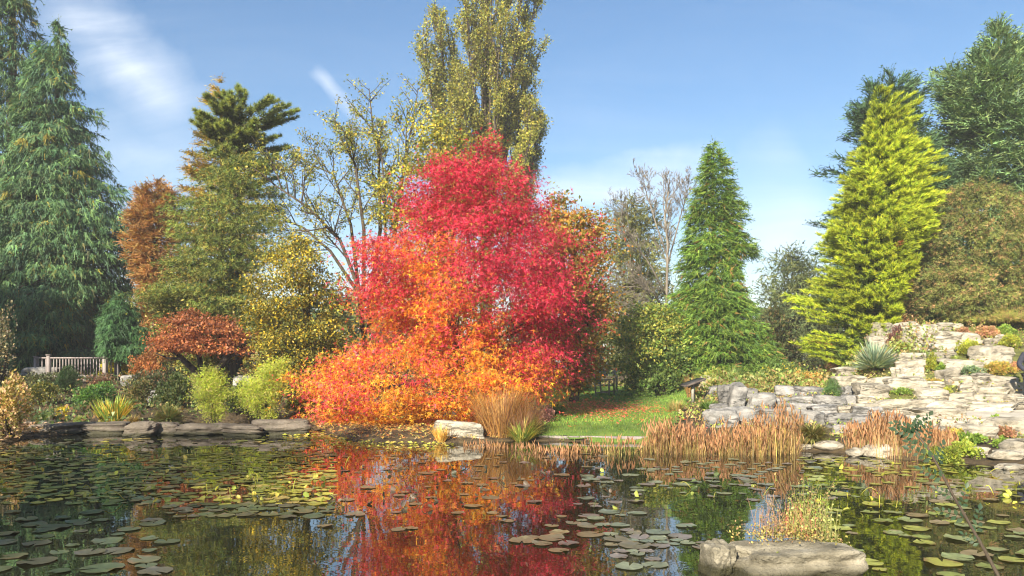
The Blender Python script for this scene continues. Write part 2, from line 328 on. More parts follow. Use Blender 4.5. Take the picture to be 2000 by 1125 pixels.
g = MB(); g.add(np.stack([gx.ravel(), gy.ravel(), gz], 1), np.concatenate([np.stack([ii, ii + 1, ii + nx + 1], 1), np.stack([ii, ii + nx + 1, ii + nx], 1)]))
tag(g.build('ground', M['soil'], smooth=True), kind='structure')
wm = MB(); wm.add([(-24, 2, 0), (13, 2, 0), (13, 26, 0), (-24, 26, 0)], [(0, 1, 2), (0, 2, 3)])
tag(wm.build('pond_water', M['water']), kind='structure')
def sheet(name, poly, dz, mat, step=.22):
    xs = np.arange(min(p[0] for p in poly), max(p[0] for p in poly), step); ys = np.arange(min(p[1] for p in poly), max(p[1] for p in poly), step)
    gx, gy = np.meshgrid(xs, ys); s = sdist(gx.ravel(), gy.ravel(), poly) + .12 * noise(np.stack([gx.ravel(), gy.ravel(), 0 * gx.ravel()], 1), 4, 2)
    z = hgt(gx.ravel(), gy.ravel()) + dz; nx = len(xs)
    ii = (np.arange(len(ys) - 1)[:, None] * nx + np.arange(nx - 1)[None]).ravel(); ok = s[ii] < 0; ii = ii[ok]
    m = MB(); m.add(np.stack([gx.ravel(), gy.ravel(), z], 1), np.concatenate([np.stack([ii, ii + 1, ii + nx + 1], 1), np.stack([ii, ii + nx + 1, ii + nx], 1)]))
    return tag(m.build(name, mat, smooth=True), kind='structure')
LAWN = [tuple(hit(*p)[:2]) for p in ((1035, 856), (1300, 858), (1330, 800), (1345, 790), (1400, 752))] + [(6.2, 40), (-1, 40), (-1, 29)] + [tuple(hit(*p)[:2]) for p in ((1060, 800), (1060, 830))]
sheet('lawn', LAWN, .03, M['turf'])
PATH = [tuple(hit(*p)[:2]) for p in ((1780, 826), (2010, 835))] + [(15, 19.4), (20, 20.2), (20, 21.2), (12, 20.9)] + [tuple(hit(*p)[:2]) for p in ((1900, 803), (1790, 812))]
sheet('path', PATH, .02, M['path'], .15)
M['rough_turf'] = tex_mat('rough_turf', [(.3, (.06, .055, .022)), (.45, (.11, .12, .03)), (.6, (.17, .18, .045)), (.75, (.22, .19, .08))], 2.4, 12, .95, .9, 18, bdist=.08)
sheet('rough_grass', [(8.9, 16.2), (10.2, 15.6), (12, 14.6), (27, 13), (27, 46), (14, 46), (12.4, 30), (9.4, 23), (8.4, 19)], .008, M['rough_turf'], .3)
def scatter(poly, n):
    xs = [p[0] for p in poly]; ys = [p[1] for p in poly]; P = np.zeros((0, 2))
    while len(P) < n:
        q = np.stack([RNG.uniform(min(xs), max(xs), n), RNG.uniform(min(ys), max(ys), n)], 1); P = np.concatenate([P, q[sdist(q[:, 0], q[:, 1], poly) < 0]])
    return P[:n]
def on_ground(P2, dz=0): return np.concatenate([P2, (hgt(P2[:, 0], P2[:, 1]) + dz)[:, None]], 1)
UP = np.array([0, 0, 1.0])
P = on_ground(scatter(LAWN, 46000), .02); n = len(P)
gm = MB(); nz = noise(P, .9, 3)
c = palette(n, [(.06, .125, .016), (.085, .15, .02), (.13, .17, .03)]) * (1 + .38 * nz[:, None] + .25 * noise(P, 3.1, 6)[:, None])
gm.emit((np.array([[0, -.09, 0], [0, .09, 0], [1, 0, .3]]), tri((0, 1, 2))), P, rdir(n) * .45 + UP, rdir(n) + [0, 0, .01], RNG.uniform(.04, .09, n), c)
tag(gm.build('lawn_grass', M['grass']), 'short mown grass of the lawn between red tree and rockery', 'grass', kind='stuff')

# thin haze volume, added to lift the shadows and veil the trees
m, t, o = newmat('haze_air'); pv = nd(t, 'ShaderNodeVolumePrincipled'); pv.inputs['Color'].default_value = (.93, .96, 1, 1); pv.inputs['Density'].default_value = HAZE; pv.inputs['Anisotropy'].default_value = 0.0
t.links.new(pv.outputs[0], o.inputs['Volume']); hz = MB(); hz.box((0, 150, 20.5), (1300, 1300, 47)); tag(hz.build('haze', m, None, False, (0, 150, 20.5)), kind='stuff')

# ------------------------------------------------------------------ tree builders
def azim(n):
    p = RNG.uniform(0, 2 * np.pi, n); k = (np.sin(p) > .3) & (RNG.uniform(size=n) < .62); p[k] = -p[k]; return p
def prof_fn(prof, u0, d):
    pr = sorted(prof, reverse=True)                   # from the lowest row up
    zs = np.array([CH + (VH - p[0]) / F * d for p in pr]); L = np.array([(u0 - p[1]) / F * d for p in pr]); R = np.array([(p[2] - u0) / F * d for p in pr])
    return zs, L, R
def conifer(name, label, cat, u0, d, prof, nb=500, ns=45, size=.3, tmpl=FROND, pal=((.03, .06, .02),), w=None, rise=.1, droop=.25, hang=.35, t0=.25, tr=.25, depth=.85,
            mat='needle', lat=.28, group=None, bark='bark', gold=None, lo=.72, side=.8, colfn=None, base=None, upn=1.2, layers=0, rag=.18, leader=True):
    zs, eL, eR = prof_fn(prof, u0, d); x0 = (u0 - 1000) / F * d; gz = H(x0, d) if base is None else base
    root = thing(name, label, cat, (x0, d, gz), group)
    zt_grid = np.linspace(zs[0], zs[-1], 200); wd = np.interp(zt_grid, zs, eL + eR) + .15
    pr = wd ** 1.25 + .10 * wd.max() ** 1.25 * (np.arange(200) > 130); pr /= pr.sum()
    zt = RNG.choice(zt_grid, nb, p=pr) + RNG.uniform(-.05, .05, nb) * (zs[-1] - zs[0]) / 20
    if layers: zt = np.round((zt - zs[0]) / layers) * layers + zs[0] + RNG.normal(0, layers * .13, nb)
    ph = azim(nb); a, b = np.cos(ph), np.sin(ph)
    l = np.interp(zt, zs, eL); r = np.interp(zt, zs, eR); e = np.maximum(np.where(a > 0, r, l), .02); dep = np.maximum(depth * (l + r) / 2, .05)
    L = 1 / np.sqrt((a / e) ** 2 + (b / dep) ** 2)
    q = np.stack([a * 1.1, b * 1.1, zt * .55], 1); L = L * np.clip(RNG.uniform(lo, 1.03, nb) + rag * noise(q, 1.6, 4) + .7 * rag * noise(q * [1, 1, 2.2], 3.4, 2), .3, 1.18)
    top = zs[-1]; rs = rise * (1 + 1.6 * sstep(.55, 1, (zt - zs[0]) / (top - zs[0])))
    zb = np.maximum(zt - rs * L + droop * L * .5, gz + .15)
    hd = np.stack([a, b, 0 * a], 1)
    # sprays
    nsp = np.maximum((ns * (.35 + L / max(L.mean(), .1))).astype(int), 6); bi = np.repeat(np.arange(nb), nsp); n = len(bi)
    t = t0 + (1 - t0) * RNG.uniform(0, 1, n) ** .75
    Lb = L[bi]; sd = np.stack([-b, a, 0 * a], 1)[bi]
    o = RNG.normal(0, 1, n) * lat * Lb * np.clip(1.08 - t, .06, .7)
    P = np.stack([np.full(n, x0), np.full(n, d), zb[bi]], 1) + hd[bi] * (Lb * t)[:, None] + sd * o[:, None]
    P[:, 2] += rs[bi] * Lb * t - droop * Lb * t * t + RNG.normal(0, .05, n) * size * 2 - np.abs(o) * .25 * hang
    ax = hd[bi] * RNG.uniform(.5, 1.2, n)[:, None] + sd * (np.sign(o) * side * RNG.uniform(.1, 1, n))[:, None] + RNG.normal(0, .3, (n, 3))
    ax[:, 2] += rs[bi] * 1.2 - hang * RNG.uniform(.3, 1.6, n)
    N = UP * upn + hd[bi] * .5 + RNG.normal(0, .55, (n, 3))
    C = palette(n, pal, w) * (1 + .25 * noise(P, 1.1, 5) + RNG.uniform(-.22, .22, nb)[bi])[:, None]
    if gold is not None: k = (RNG.uniform(size=n) < gold[1]) | (RNG.uniform(size=nb) < gold[1])[bi]; C[k] = palette(k.sum(), [gold[0]])
    if colfn: C = colfn(P, C, t, bi)
    m = MB(); m.emit(tmpl, P, ax, N, size * RNG.uniform(.6, 1.3, n) * np.clip(1.25 - .35 * t, .7, 1.2), np.clip(C, .004, 1))
    # a leader
    k = 40 if leader else 0; Pz = np.linspace(max(top - .12 * (top - zs[0]), gz), top, k)
    pts = np.stack([np.full(k, x0), np.full(k, d), Pz], 1) + RNG.normal(0, .05, (k, 3)); m.emit(tmpl, pts, rdir(k) + UP * 1.2, rdir(k), size * .8, palette(k, pal, w))
    m.build('crown', M[mat], root)
    wd_ = MB(); hh = np.linspace(gz - .3, top - .05 * (top - gz), 9)
    wd_.tube(np.stack([x0 + .04 * np.sin(hh * 2), d + .04 * np.cos(hh * 1.7), hh], 1), tr * np.linspace(1.15, .08, 9), 8); wd_.build('trunk', M[bark], root, True)
    bm_ = MB()
    for k in RNG.choice(nb, min(nb, 110), replace=False):
        tt = np.linspace(0, .8, 5); bp = np.array([x0, d, zb[k]]) + hd[k] * (L[k] * tt)[:, None]; bp[:, 2] += rs[k] * L[k] * tt - droop * L[k] * tt ** 2
        bm_.tube(bp, max(.012, .02 * L[k]) * np.linspace(1, .3, 5), 4)
    tag(bm_.build('branches', M[bark], root, True), kind='stuff')
    return root
def broadleaf(name, label, cat, u0, d, prof, nc=250, nl=90, size=.12, tmpl=LEAF, pal=((.1, .1, .02),), w=None, cr=.4, depth=.85, mat='leaf', tr=.12, bark='bark', group=None,
              colfn=None, out=.6, limbs=10, base=None, flat=.6, inner=.45, ragged=.16, extra=()):
    zs, eL, eR = prof_fn(prof, u0, d); x0 = (u0 - 1000) / F * d; gz = H(x0, d) if base is None else base
    root = thing(name, label, cat, (x0, d, gz), group)
    zg = np.linspace(zs[0], zs[-1], 200); wd = np.interp(zg, zs, eL + eR) + .05; pr = wd ** 1.1 / (wd ** 1.1).sum()
    z = RNG.choice(zg, nc, p=pr); ph = azim(nc); a, b = np.cos(ph), np.sin(ph)
    l = np.interp(z, zs, eL); r = np.interp(z, zs, eR); mid = (r - l) / 2; hw = np.maximum((l + r) / 2, .05); dp = hw * depth
    rr = (inner + (1 - inner) * RNG.uniform(0, 1, nc) ** .55) * (1 + ragged * noise(np.stack([a, b, z * .7], 1) * 2.2, 1.3, 6))
    sh = np.minimum(cr * .55 / hw, .6)
    Cc = np.stack([x0 + mid + a * hw * rr * (1 - sh), d + b * dp * rr * (1 - sh), z], 1)
    od = unit(np.stack([a * hw, b * dp, 0 * a + .15], 1))
    crs = cr * RNG.uniform(.6, 1.35, nc)
    for (eu, ev, er, ed) in extra:
        c_ = px(eu, ev, d + ed); Cc = np.vstack([Cc, c_]); od = np.vstack([od, unit(np.array([(c_[0] - x0) * .25, -.1, .9]))]); crs = np.append(crs, er); nc += 1
    bi = np.repeat(np.arange(nc), np.maximum((nl * (crs / cr) ** 2).astype(int), 5)); n = len(bi)
    g = np.clip(RNG.normal(0, .48, (n, 3)), -1.2, 1.2); g[:, 2] *= flat
    lon = RNG.normal(0, .55, n) * crs[bi]
    P = Cc[bi] + g * crs[bi][:, None] * .8 + od[bi] * lon[:, None] + np.stack([0 * lon, 0 * lon, .12 * np.abs(lon) - .3 * lon ** 2 / crs[bi]], 1)
    P[:, 2] = np.maximum(P[:, 2], gz + .03)
    ax = od[bi] * out + rdir(n) - UP * .25; N = UP * .9 + od[bi] * .6 + RNG.normal(0, .6, (n, 3))
    C = palette(n, pal, w) * (1 + .22 * noise(P, 1.3, 5) + RNG.uniform(-.3, .25, nc)[bi])[:, None]
    if colfn: C = colfn(P, C, bi, Cc) * (1 + RNG.uniform(-.3, .15, nc)[bi])[:, None]
    m = MB(); m.emit(tmpl, P, ax, N, size * RNG.uniform(.5, 1.35, n), np.clip(C, .004, 1)); m.build('crown', M[mat], root)
    if tr:
        t = MB(); ztop = zs[0] + .75 * (zs[-1] - zs[0]); hh = np.linspace(gz - .25, ztop, 8)
        t.tube(np.stack([x0 + .06 * np.sin(hh * 1.3), d + .06 * np.cos(hh), hh], 1), tr * np.linspace(1.2, .15, 8), 8); t.build('trunk', M[bark], root, True)
        bm_ = MB()
        for k in RNG.choice(nc, min(limbs * 5, nc), replace=False):
            s0 = np.array([x0, d, gz + max(.25, (Cc[k, 2] - gz) * .45)]); tt = np.linspace(0, 1, 5)[:, None]
            bm_.tube(s0 + (Cc[k] - s0) * tt + UP * (np.sin(tt * 3.1) * .12), tr * np.linspace(.32, .06, 5), 4)
        tag(bm_.build('branches', M[bark], root, True), kind='stuff')
    return root
def branchy(name, label, cat, u0, vb, d, limbs, leafy, bark='bark', tr=.15, size=.12, pal=((.2, .2, .03),), w=None, lv=3, ang=.55, nchild=7, ratio=.5, upb=.3, group=None, per=5,
            tmpl=LEAF, sides=5, base=None, rmin=.006, trunk_part='trunk', axup=-.2):
    """open tree: limbs as rows of photo points (u, v, depth offset), branching by themselves; leaves on the last twigs"""
    x0 = (u0 - 1000) / F * d; gz = H(x0, d) if base is None else base
    root = thing(name, label, cat, (x0, d, gz), group); wood = MB(); tw = MB(); LP, LD = [], []
    def grow(p0, p1, r, lev):
        L = np.linalg.norm(p1 - p0); dr = (p1 - p0) / max(L, 1e-6)
        k = 4; tt = np.linspace(0, 1, k)[:, None]; bow = rdir(1)[0] * L * .05
        if lev >= 3: k = 2; tt = np.linspace(0, 1, k)[:, None]
        pts = p0 + (p1 - p0) * tt + bow * np.sin(tt * np.pi); tw.tube(pts, np.maximum(r * np.linspace(1, .4, k), rmin * .6), 4 if lev < 2 else 3)
        if lev >= lv:
            for q in RNG.uniform(.2, 1, per): LP.append(p0 + (p1 - p0) * q); LD.append(dr)
            return
        for _ in range(nchild):
            q = RNG.uniform(.25, 1); sdv = rdir(1)[0]; sdv = unit(sdv - dr * (sdv @ dr))
            nd_ = unit(dr * math.cos(ang) + sdv * math.sin(ang) + UP * upb * RNG.uniform(0, 1)); l2 = L * ratio * RNG.uniform(.55, 1.15) * (1.2 - .5 * q)
            s = p0 + (p1 - p0) * q; grow(s, s + nd_ * l2, max(r * .5, rmin), lev + 1)
    for lb in limbs:
        pts = [np.array([x0 if k == 0 and p is None else 0, 0, 0]) if p is None else px(p[0], p[1], d + p[2]) + np.array([0, 0, 0]) for k, p in enumerate(lb['p'])]
        for k in range(len(pts)):
            pts[k][0] = (lb['p'][k][0] - 1000) / F * d
        pts = np.array(pts); r = lb.get('r', .08); kk = len(pts)
        if lb.get('ground'): pts[0, 2] = gz - .2
        rad = r * np.linspace(1, lb.get('tip', .3), kk); wood.tube(pts, rad, 7)
        L0 = sum(np.linalg.norm(pts[i + 1] - pts[i]) for i in range(kk - 1))
        nseg = lb.get('n', 10)
        for q in np.linspace(lb.get('s', .35), 1.0, nseg):
            f = q * (kk - 1); i = min(int(f), kk - 2); s = pts[i] + (pts[i + 1] - pts[i]) * (f - i); dr = unit(pts[i + 1] - pts[i])
            sdv = rdir(1)[0]; sdv = unit(sdv - dr * (sdv @ dr)); al = ang * RNG.uniform(.6, 1.3) if q < .97 else .1
            nd_ = unit(dr * math.cos(al) + sdv * math.sin(al) + UP * upb * RNG.uniform(0, 1))
            grow(s, s + nd_ * lb.get('l', L0 * .3) * RNG.uniform(.6, 1.15), r * .35, 1)
    wood.build(trunk_part, M[bark], root, True)
    if tw.n: tag(tw.build('branches', M[bark], root, True), kind='stuff')
    if leafy and LP:
        P = np.repeat(np.array(LP), leafy, 0); D = np.repeat(np.array(LD), leafy, 0); n = len(P); P = P + RNG.normal(0, size * .9, (n, 3))
        C = palette(n, pal, w) * (1 + .25 * noise(P, .8, 5))[:, None]
        m = MB(); m.emit(tmpl, P, D * .5 + rdir(n) + UP * axup, RNG.normal(0, .7, (n, 3)) + UP * .6, size * RNG.uniform(.6, 1.3, n), np.clip(C, .004, 1)); m.build('crown', M['leaf'], root)
    return root
def bush(name, label, cat, u, vb, wpx, hpx, n=2500, size=.07, pal=((.05, .09, .02),), w=None, tmpl=LEAF, mat='leaf', d=None, lump=.18, depth=.8, group=None, up=.3, nl=7, colfn=None):
    """rounded shrub or cushion standing on the ground"""
    b = hit(u, vb) if d is None else np.array([(u - 1000) / F * d, d, H((u - 1000) / F * d, d)])
    s = b[1] / F; a = wpx * s / 2; h = hpx * s; c = b + [0, a * depth * .6, 0]; c[2] = H(c[0], c[1]) if d is None else b[2]
    c[2] = min(c[2], b[2] + .25)
    root = thing(name, label, cat, c, group)
    nl = nl + 5; lc = rdir(nl) * [.68, .68, 0]; lc[:, 2] = RNG.uniform(.08, .72, nl); lc[:, :2] *= (1.05 - .55 * lc[:, 2:3] ** 2); lr = RNG.uniform(.24, .46, nl); lc = np.vstack([lc, [0, 0, .42]]); lr = np.append(lr, .55)
    k = RNG.choice(nl + 1, n, p=lr ** 2 / (lr ** 2).sum()); dr = rdir(n); dr[:, 2] = np.where(dr[:, 2] < -.5, -dr[:, 2], dr[:, 2])
    Q = lc[k] + dr * lr[k][:, None] * (RNG.uniform(.45, 1, n) ** .5)[:, None]; Q *= (1 + lump * noise(Q, 4, 8))[:, None]
    Q[:, :2] /= 1.08; Q[:, 2] = np.abs(Q[:, 2]) / 1.02
    P = c + Q * [a, a * depth, h]; od = unit(dr * [1, 1, .8])
    C = palette(n, pal, w) * (.74 * (1 + .28 * noise(P, 3.0, 5) + RNG.uniform(-.25, .2, nl + 1)[k]))[:, None]
    if colfn: C = colfn(P, C)
    m = MB(); m.emit(tmpl, P, od + rdir(n) * .6 + UP * up, od + rdir(n) * .7 + UP * .4, size * RNG.uniform(.6, 1.3, n), np.clip(C, .004, 1)); m.build('foliage', M[mat], root)
    st = MB()
    for j in range(6):
        e = c + lc[j % nl] * [a, a * depth, h] * .8; st.tube([c - UP * .1, (c + e) / 2 + rdir(1)[0] * .03, e], np.array([.02, .014, .006]) * (1 + h), 4)
    st.build('stem', M['bark'], root, True)
    return root
def tuft(name, label, cat, u, vb, wpx, hpx, n=500, pal=((.2, .12, .04),), w=None, spread=.35, bend=(0, 1, 2), depth=.6, d=None, bw=1.0, group=None, wide=False, water=False, kind=None, lo=.42):
    """clump of grass blades growing from the ground"""
    if water: b = np.array([*wpt(u, vb), -.05])
    else: b = hit(u, vb) if d is None else np.array([(u - 1000) / F * d, d, H((u - 1000) / F * d, d)])
    s = b[1] / F; a = wpx * s / 2; h = hpx * s
    r = np.sqrt(RNG.uniform(0, 1, n)); th = RNG.uniform(0, 2 * np.pi, n); ox = np.stack([np.cos(th), np.sin(th) * depth, 0 * th], 1)
    P = b + ox * (r * a * (1 - spread))[:, None]; P[:, 1] += a * depth * .4
    P[:, 2] = hgt(P[:, 0], P[:, 1]) if not water else -.05
    P[:, 2] = np.minimum(P[:, 2], b[2] + .4)
    hd = unit(ox + rdir(n) * [.7, .7, 0]); ax = UP + hd * (spread * RNG.uniform(.1, 1.1, n) * (.4 + r))[:, None]
    N = hd * [1, 1, 0] - UP * .2
    C = palette(n, pal, w); m = MB(); ch = RNG.choice(bend, n)
    bl = WBLADES if wide else BLADES
    for k in set(bend):
        q = ch == k; m.emit(([bl[k][0] * [1, bw, 1], bl[k][1]]), P[q], ax[q], N[q], h * (RNG.uniform(lo, 1.0, q.sum()) + .16 * noise(P[q] * 6, 1.5, 3)), C[q])
    o = m.build(name, M['grass'], loc=tuple(map(float, b)))
    return tag(o, label, cat, group, kind)

# palettes (linear albedo)
CEDAR = [(.027, .058, .033), (.035, .070, .036), (.052, .094, .040), (.052, .06, .027)]
CEDW = [.35, .35, .22, .08]
#TREES#
def cedar_col(P, C, t, bi):
    k = t > .82; C = C.copy(); C[k] *= [1.35, 1.3, 1.0]; return C
conifer('cedar_tree', 'tallest dark green cedar at the left, its tip above the frame', 'tree', 25, 37.5, [(-230, 20, 30), (-120, -30, 62), (0, -60, 68), (60, -80, 90), (200, -110, 130), (400, -170, 185), (640, -190, 235), (715, -150, 190)],
        800, 32, .44, FROND, CEDAR, CEDW, .0, .18, 1.35, .3, .4, colfn=cedar_col, gold=((.10, .09, .02), .025), lat=.34, rag=.34, upn=.35, lo=.8)
conifer('cedar_tree', 'dark green cedar sweeping down to the wooden railing, pointed tip beside the tallest one', 'tree', 112, 35.5, [(42, 108, 114), (100, 72, 137), (150, 55, 152), (200, 40, 178), (270, 30, 198), (320, 10, 216), (400, 0, 246), (480, -10, 288), (560, -20, 304), (640, -20, 300), (702, 0, 285)],
        1050, 31, .38, FROND, CEDAR, CEDW, .0, .18, 1.35, .3, .35, colfn=cedar_col, gold=((.10, .09, .02), .02), lat=.34, rag=.34, upn=.35, lo=.8)
conifer('cedar_bush', 'brighter green drooping cedar bush beside the right end of the railing', 'tree', 232, 30.3, [(575, 226, 240), (605, 196, 275), (640, 180, 304), (675, 190, 308), (698, 215, 290)],
        200, 40, .27, FROND, [(.034, .078, .028), (.046, .098, .032), (.026, .058, .024)], None, .04, .25, 1.1, .25, .1, lat=.34, rag=.4, lo=.6)
conifer('larch_tree', 'feathery rust orange larch between the dark cedar and the golden conifer', 'tree', 305, 34, [(356, 292, 308), (372, 262, 336), (410, 244, 345), (450, 240, 355), (520, 255, 360), (590, 275, 352), (640, 285, 350), (700, 290, 345)],
        230, 40, .35, FROND, [(.22, .115, .038), (.26, .15, .05), (.17, .08, .03), (.22, .15, .045)], None, .25, .15, .25, .2, .2, leader=False)
conifer('larch_tree', 'tall golden brown larch behind the dark pine', 'tree', 432, 34.5, [(158, 428, 437), (180, 412, 455), (215, 395, 480), (260, 378, 495), (320, 355, 500), (380, 335, 500), (450, 325, 510), (540, 325, 510), (620, 330, 505), (710, 345, 480)],
        300, 40, .35, FROND, [(.21, .165, .03), (.25, .19, .035), (.15, .14, .03), (.25, .14, .03)], None, .22, .15, .3, .2, .22, leader=False)
def pine_col(P, C, t, bi):
    C = C.copy(); C[t > .85] *= [1.3, 1.25, .95]; return C
conifer('pine_tree', 'dark green pine with flat tufted boughs reaching right under a bare trunk gap', 'tree', 466, 29.5, [(172, 485, 505), (185, 440, 568), (205, 415, 584), (232, 360, 582), (262, 366, 568), (286, 375, 550), (310, 395, 535), (345, 390, 540), (380, 400, 530)],
        125, 72, .165, TUFT, [(.075, .10, .02), (.11, .125, .024), (.05, .07, .018)], None, .16, -.08, -.25, .42, .17, lat=.15, colfn=pine_col, depth=.75, side=.5, lo=.45, rag=.5, leader=False)
broadleaf('spruce_tree', 'dense olive green spruce below the flat pine boughs', 'tree', 452, 29, [(272, 440, 500), (300, 415, 520), (330, 398, 528), (380, 372, 532), (430, 348, 548), (480, 330, 548), (540, 315, 540), (590, 320, 520), (660, 340, 500)],
          280, 48, .17, TUFT, [(.065, .095, .02), (.10, .12, .024), (.045, .065, .018), (.15, .145, .03)], None, .52, mat='needle', tr=.16, out=1.3, inner=.55, limbs=3, flat=.3, ragged=.5)
broadleaf('hazel_shrub', 'pale green shrub below the spruce and above the small maple', 'shrub', 405, 29.4, [(515, 385, 425), (540, 335, 480), (580, 310, 525), (620, 312, 520), (670, 330, 500), (720, 350, 480)],
          150, 105, .105, LEAF, [(.10, .12, .03), (.15, .15, .04), (.06, .085, .02), (.22, .18, .04)], None, .5, tr=.08)
broadleaf('witch_hazel_shrub', 'big olive shrub with yellow leaves filling the space left of the red tree', 'shrub', 600, 25, [(462, 570, 600), (485, 525, 650), (530, 492, 690), (600, 484, 700), (660, 490, 695), (710, 510, 690), (765, 540, 680)],
          260, 110, .09, LEAF, [(.07, .075, .014), (.13, .11, .016), (.30, .22, .02), (.05, .06, .014)], [.34, .3, .2, .16], .42, tr=.08)
YG = [(.09, .105, .02), (.16, .15, .022), (.27, .21, .03), (.06, .08, .02)]
branchy('birch_tree', 'airy open tree with thin leaning branches and sparse yellow leaves against the sky', 'tree', 722, 640, 28.5,
        [dict(p=[(722, 700, 0), (700, 560, 0), (668, 470, -.3), (610, 405, -.6), (552, 362, -.9)], r=.09, ground=1, n=14, l=1.5),
         dict(p=[(705, 580, 0), (640, 490, .4), (585, 445, .6), (545, 430, .9)], r=.07, n=8, l=1.2),
         dict(p=[(700, 560, 0), (680, 440, .5), (640, 340, .9), (600, 325, 1.2)], r=.07, n=9, l=1.3),
         dict(p=[(710, 600, 0), (715, 450, -.4), (700, 320, -.6), (690, 300, -.7)], r=.08, n=10, l=1.3),
         dict(p=[(715, 620, .3), (740, 450, .3), (735, 300, .5), (722, 245, .6)], r=.09, n=11, l=1.3),
         dict(p=[(720, 640, 0), (770, 450, .3), (790, 300, .4), (800, 250, .6)], r=.09, n=11, l=1.4),
         dict(p=[(715, 620, .3), (760, 480, -.8), (760, 380, -1), (755, 310, -1)], r=.07, n=9, l=1.2)],
        5, 'bark', size=.095, pal=YG, w=[.35, .3, .15, .2], lv=2, nchild=7, ratio=.8, per=6, ang=.85, upb=.2, rmin=.008, tmpl=LEAF1)
# poplar: fastigiate limbs
pl = []
for (tu, tv, bu, bv, do) in ((842, 62, 905, 330, .3), (822, 130, 880, 370, -1), (838, 200, 880, 400, 1), (900, -30, 935, 330, 0), (935, -120, 945, 330, .8), (965, -140, 955, 330, -.8), (1000, -60, 965, 330, .6),
                             (1030, -20, 975, 300, -.6), (1052, 30, 985, 260, .2), (1040, 150, 1000, 330, 1), (1045, 260, 1005, 400, -.6), (870, 120, 915, 350, 1.4), (915, 60, 940, 360, -1.5), (980, 80, 960, 360, -1.8), (1020, 330, 990, 460, .4), (985, 200, 960, 420, 2), (890, 220, 915, 420, -2), (1060, 290, 1010, 440, .8)):
    tu = 950 + (tu - 950) * .88; do *= .8
    pl.append(dict(p=[(bu, bv + 60, 0), ((bu * .55 + tu * .45), (bv * .6 + tv * .4), do), (tu, tv, do * 1.3)], r=.13, n=22, l=2.3, s=.12, tip=.15))
pl.append(dict(p=[(950, 760, 0), (948, 400, 0), (952, -100, 0)], r=.5, n=10, l=2.5, s=.5, tip=.1, ground=1))
branchy('poplar_tree', 'very tall poplar with upright boughs rising behind the red tree, top cut by the frame', 'tree', 950, 760, 50, pl, 7, 'bark', size=.155, pal=[(.12, .13, .024), (.18, .175, .03), (.08, .095, .022), (.24, .20, .035)], w=[.35, .3, .2, .15],
        lv=2, nchild=7, ratio=.5, per=5, ang=.32, upb=.35, rmin=.02, tmpl=LEAF1)
broadleaf('maple_tree', 'yellow green tree showing above the left shoulder of the red tree', 'tree', 865, 27.5, [(228, 800, 840), (255, 775, 925), (290, 765, 960), (340, 745, 985), (430, 740, 1010), (560, 760, 1010), (680, 800, 980)],
          190, 120, .115, LEAF, [(.12, .13, .02), (.20, .18, .02), (.08, .095, .018), (.28, .22, .025)], None, .55, tr=.15)
broadleaf('maple_tree', 'orange and green tree showing behind the right side of the red tree', 'tree', 1120, 27, [(382, 1076, 1096), (405, 1058, 1118), (430, 1045, 1175), (470, 1035, 1192), (530, 1035, 1200), (610, 1040, 1200), (670, 1055, 1195), (720, 1075, 1185), (755, 1085, 1160)],
          220, 115, .12, LEAF, [(.20, .11, .02), (.17, .13, .022), (.09, .10, .018), (.22, .085, .025), (.16, .05, .02)], [.26, .24, .26, .14, .1], .5, tr=.15)
broadleaf('yew_tree', 'rounded dull green yew behind the bare tree', 'tree', 1235, 44, [(388, 1222, 1246), (402, 1206, 1262), (425, 1194, 1276), (470, 1182, 1288), (540, 1180, 1300), (620, 1190, 1310), (720, 1200, 1300)],
          220, 44, .40, FROND2, [(.06, .07, .022), (.085, .09, .026), (.11, .105, .03)], None, .75, mat='needle', tr=.25, out=.9, inner=.75)
BT = [dict(p=[(1300, 700, 0), (1302, 570, 0), (1304, 480, 0), (1300, 420, .3), (1310, 375, .5)], r=.085, ground=1, n=14, l=1.15, s=.4),
      dict(p=[(1302, 580, 0), (1268, 520, -.5), (1232, 470, -.8), (1205, 430, -1)], r=.05, n=12, l=1.1),
      dict(p=[(1303, 500, 0), (1284, 440, .3), (1270, 390, .5), (1262, 362, .6)], r=.045, n=12, l=1.0),
      dict(p=[(1303, 520, 0), (1326, 440, .2), (1338, 400, .3), (1344, 370, .3)], r=.045, n=12, l=1.0),
      dict(p=[(1300, 610, 0), (1270, 570, -.8), (1235, 560, -1.2), (1205, 560, -1.6)], r=.045, n=14, l=1.3),
      dict(p=[(1300, 630, 0), (1285, 600, -.6), (1262, 585, -1.2), (1225, 600, -1.8)], r=.045, n=14, l=1.2)]
branchy('bare_tree', 'leafless pale tree with fine twigs between the yew and the green thuja', 'tree', 1300, 700, 40, BT, 0, 'pale_bark', lv=4, nchild=4, ratio=.7, ang=.5, upb=.25, rmin=.008)
def thuja_col(P, C, t, bi):
    C = C.copy(); k = RNG.uniform(size=len(t)) < .03; C[k] = palette(k.sum(), [(.16, .09, .03)]); return C
conifer('thuja_tree', 'bright green pyramid thuja standing alone right of the bare tree', 'tree', 1393, 31, [(278, 1388, 1396), (305, 1372, 1414), (340, 1358, 1426), (375, 1345, 1432), (415, 1334, 1462), (432, 1338, 1440), (485, 1322, 1484), (515, 1316, 1446), (580, 1304, 1474), (640, 1300, 1498), (700, 1312, 1508), (748, 1340, 1490)],
        950, 24, .30, FROND, [(.060, .110, .017), (.080, .138, .019), (.038, .078, .016), (.11, .155, .022)], None, .12, .2, .55, .3, .2, colfn=thuja_col, lat=.34, lo=.84, rag=.20, upn=.6)
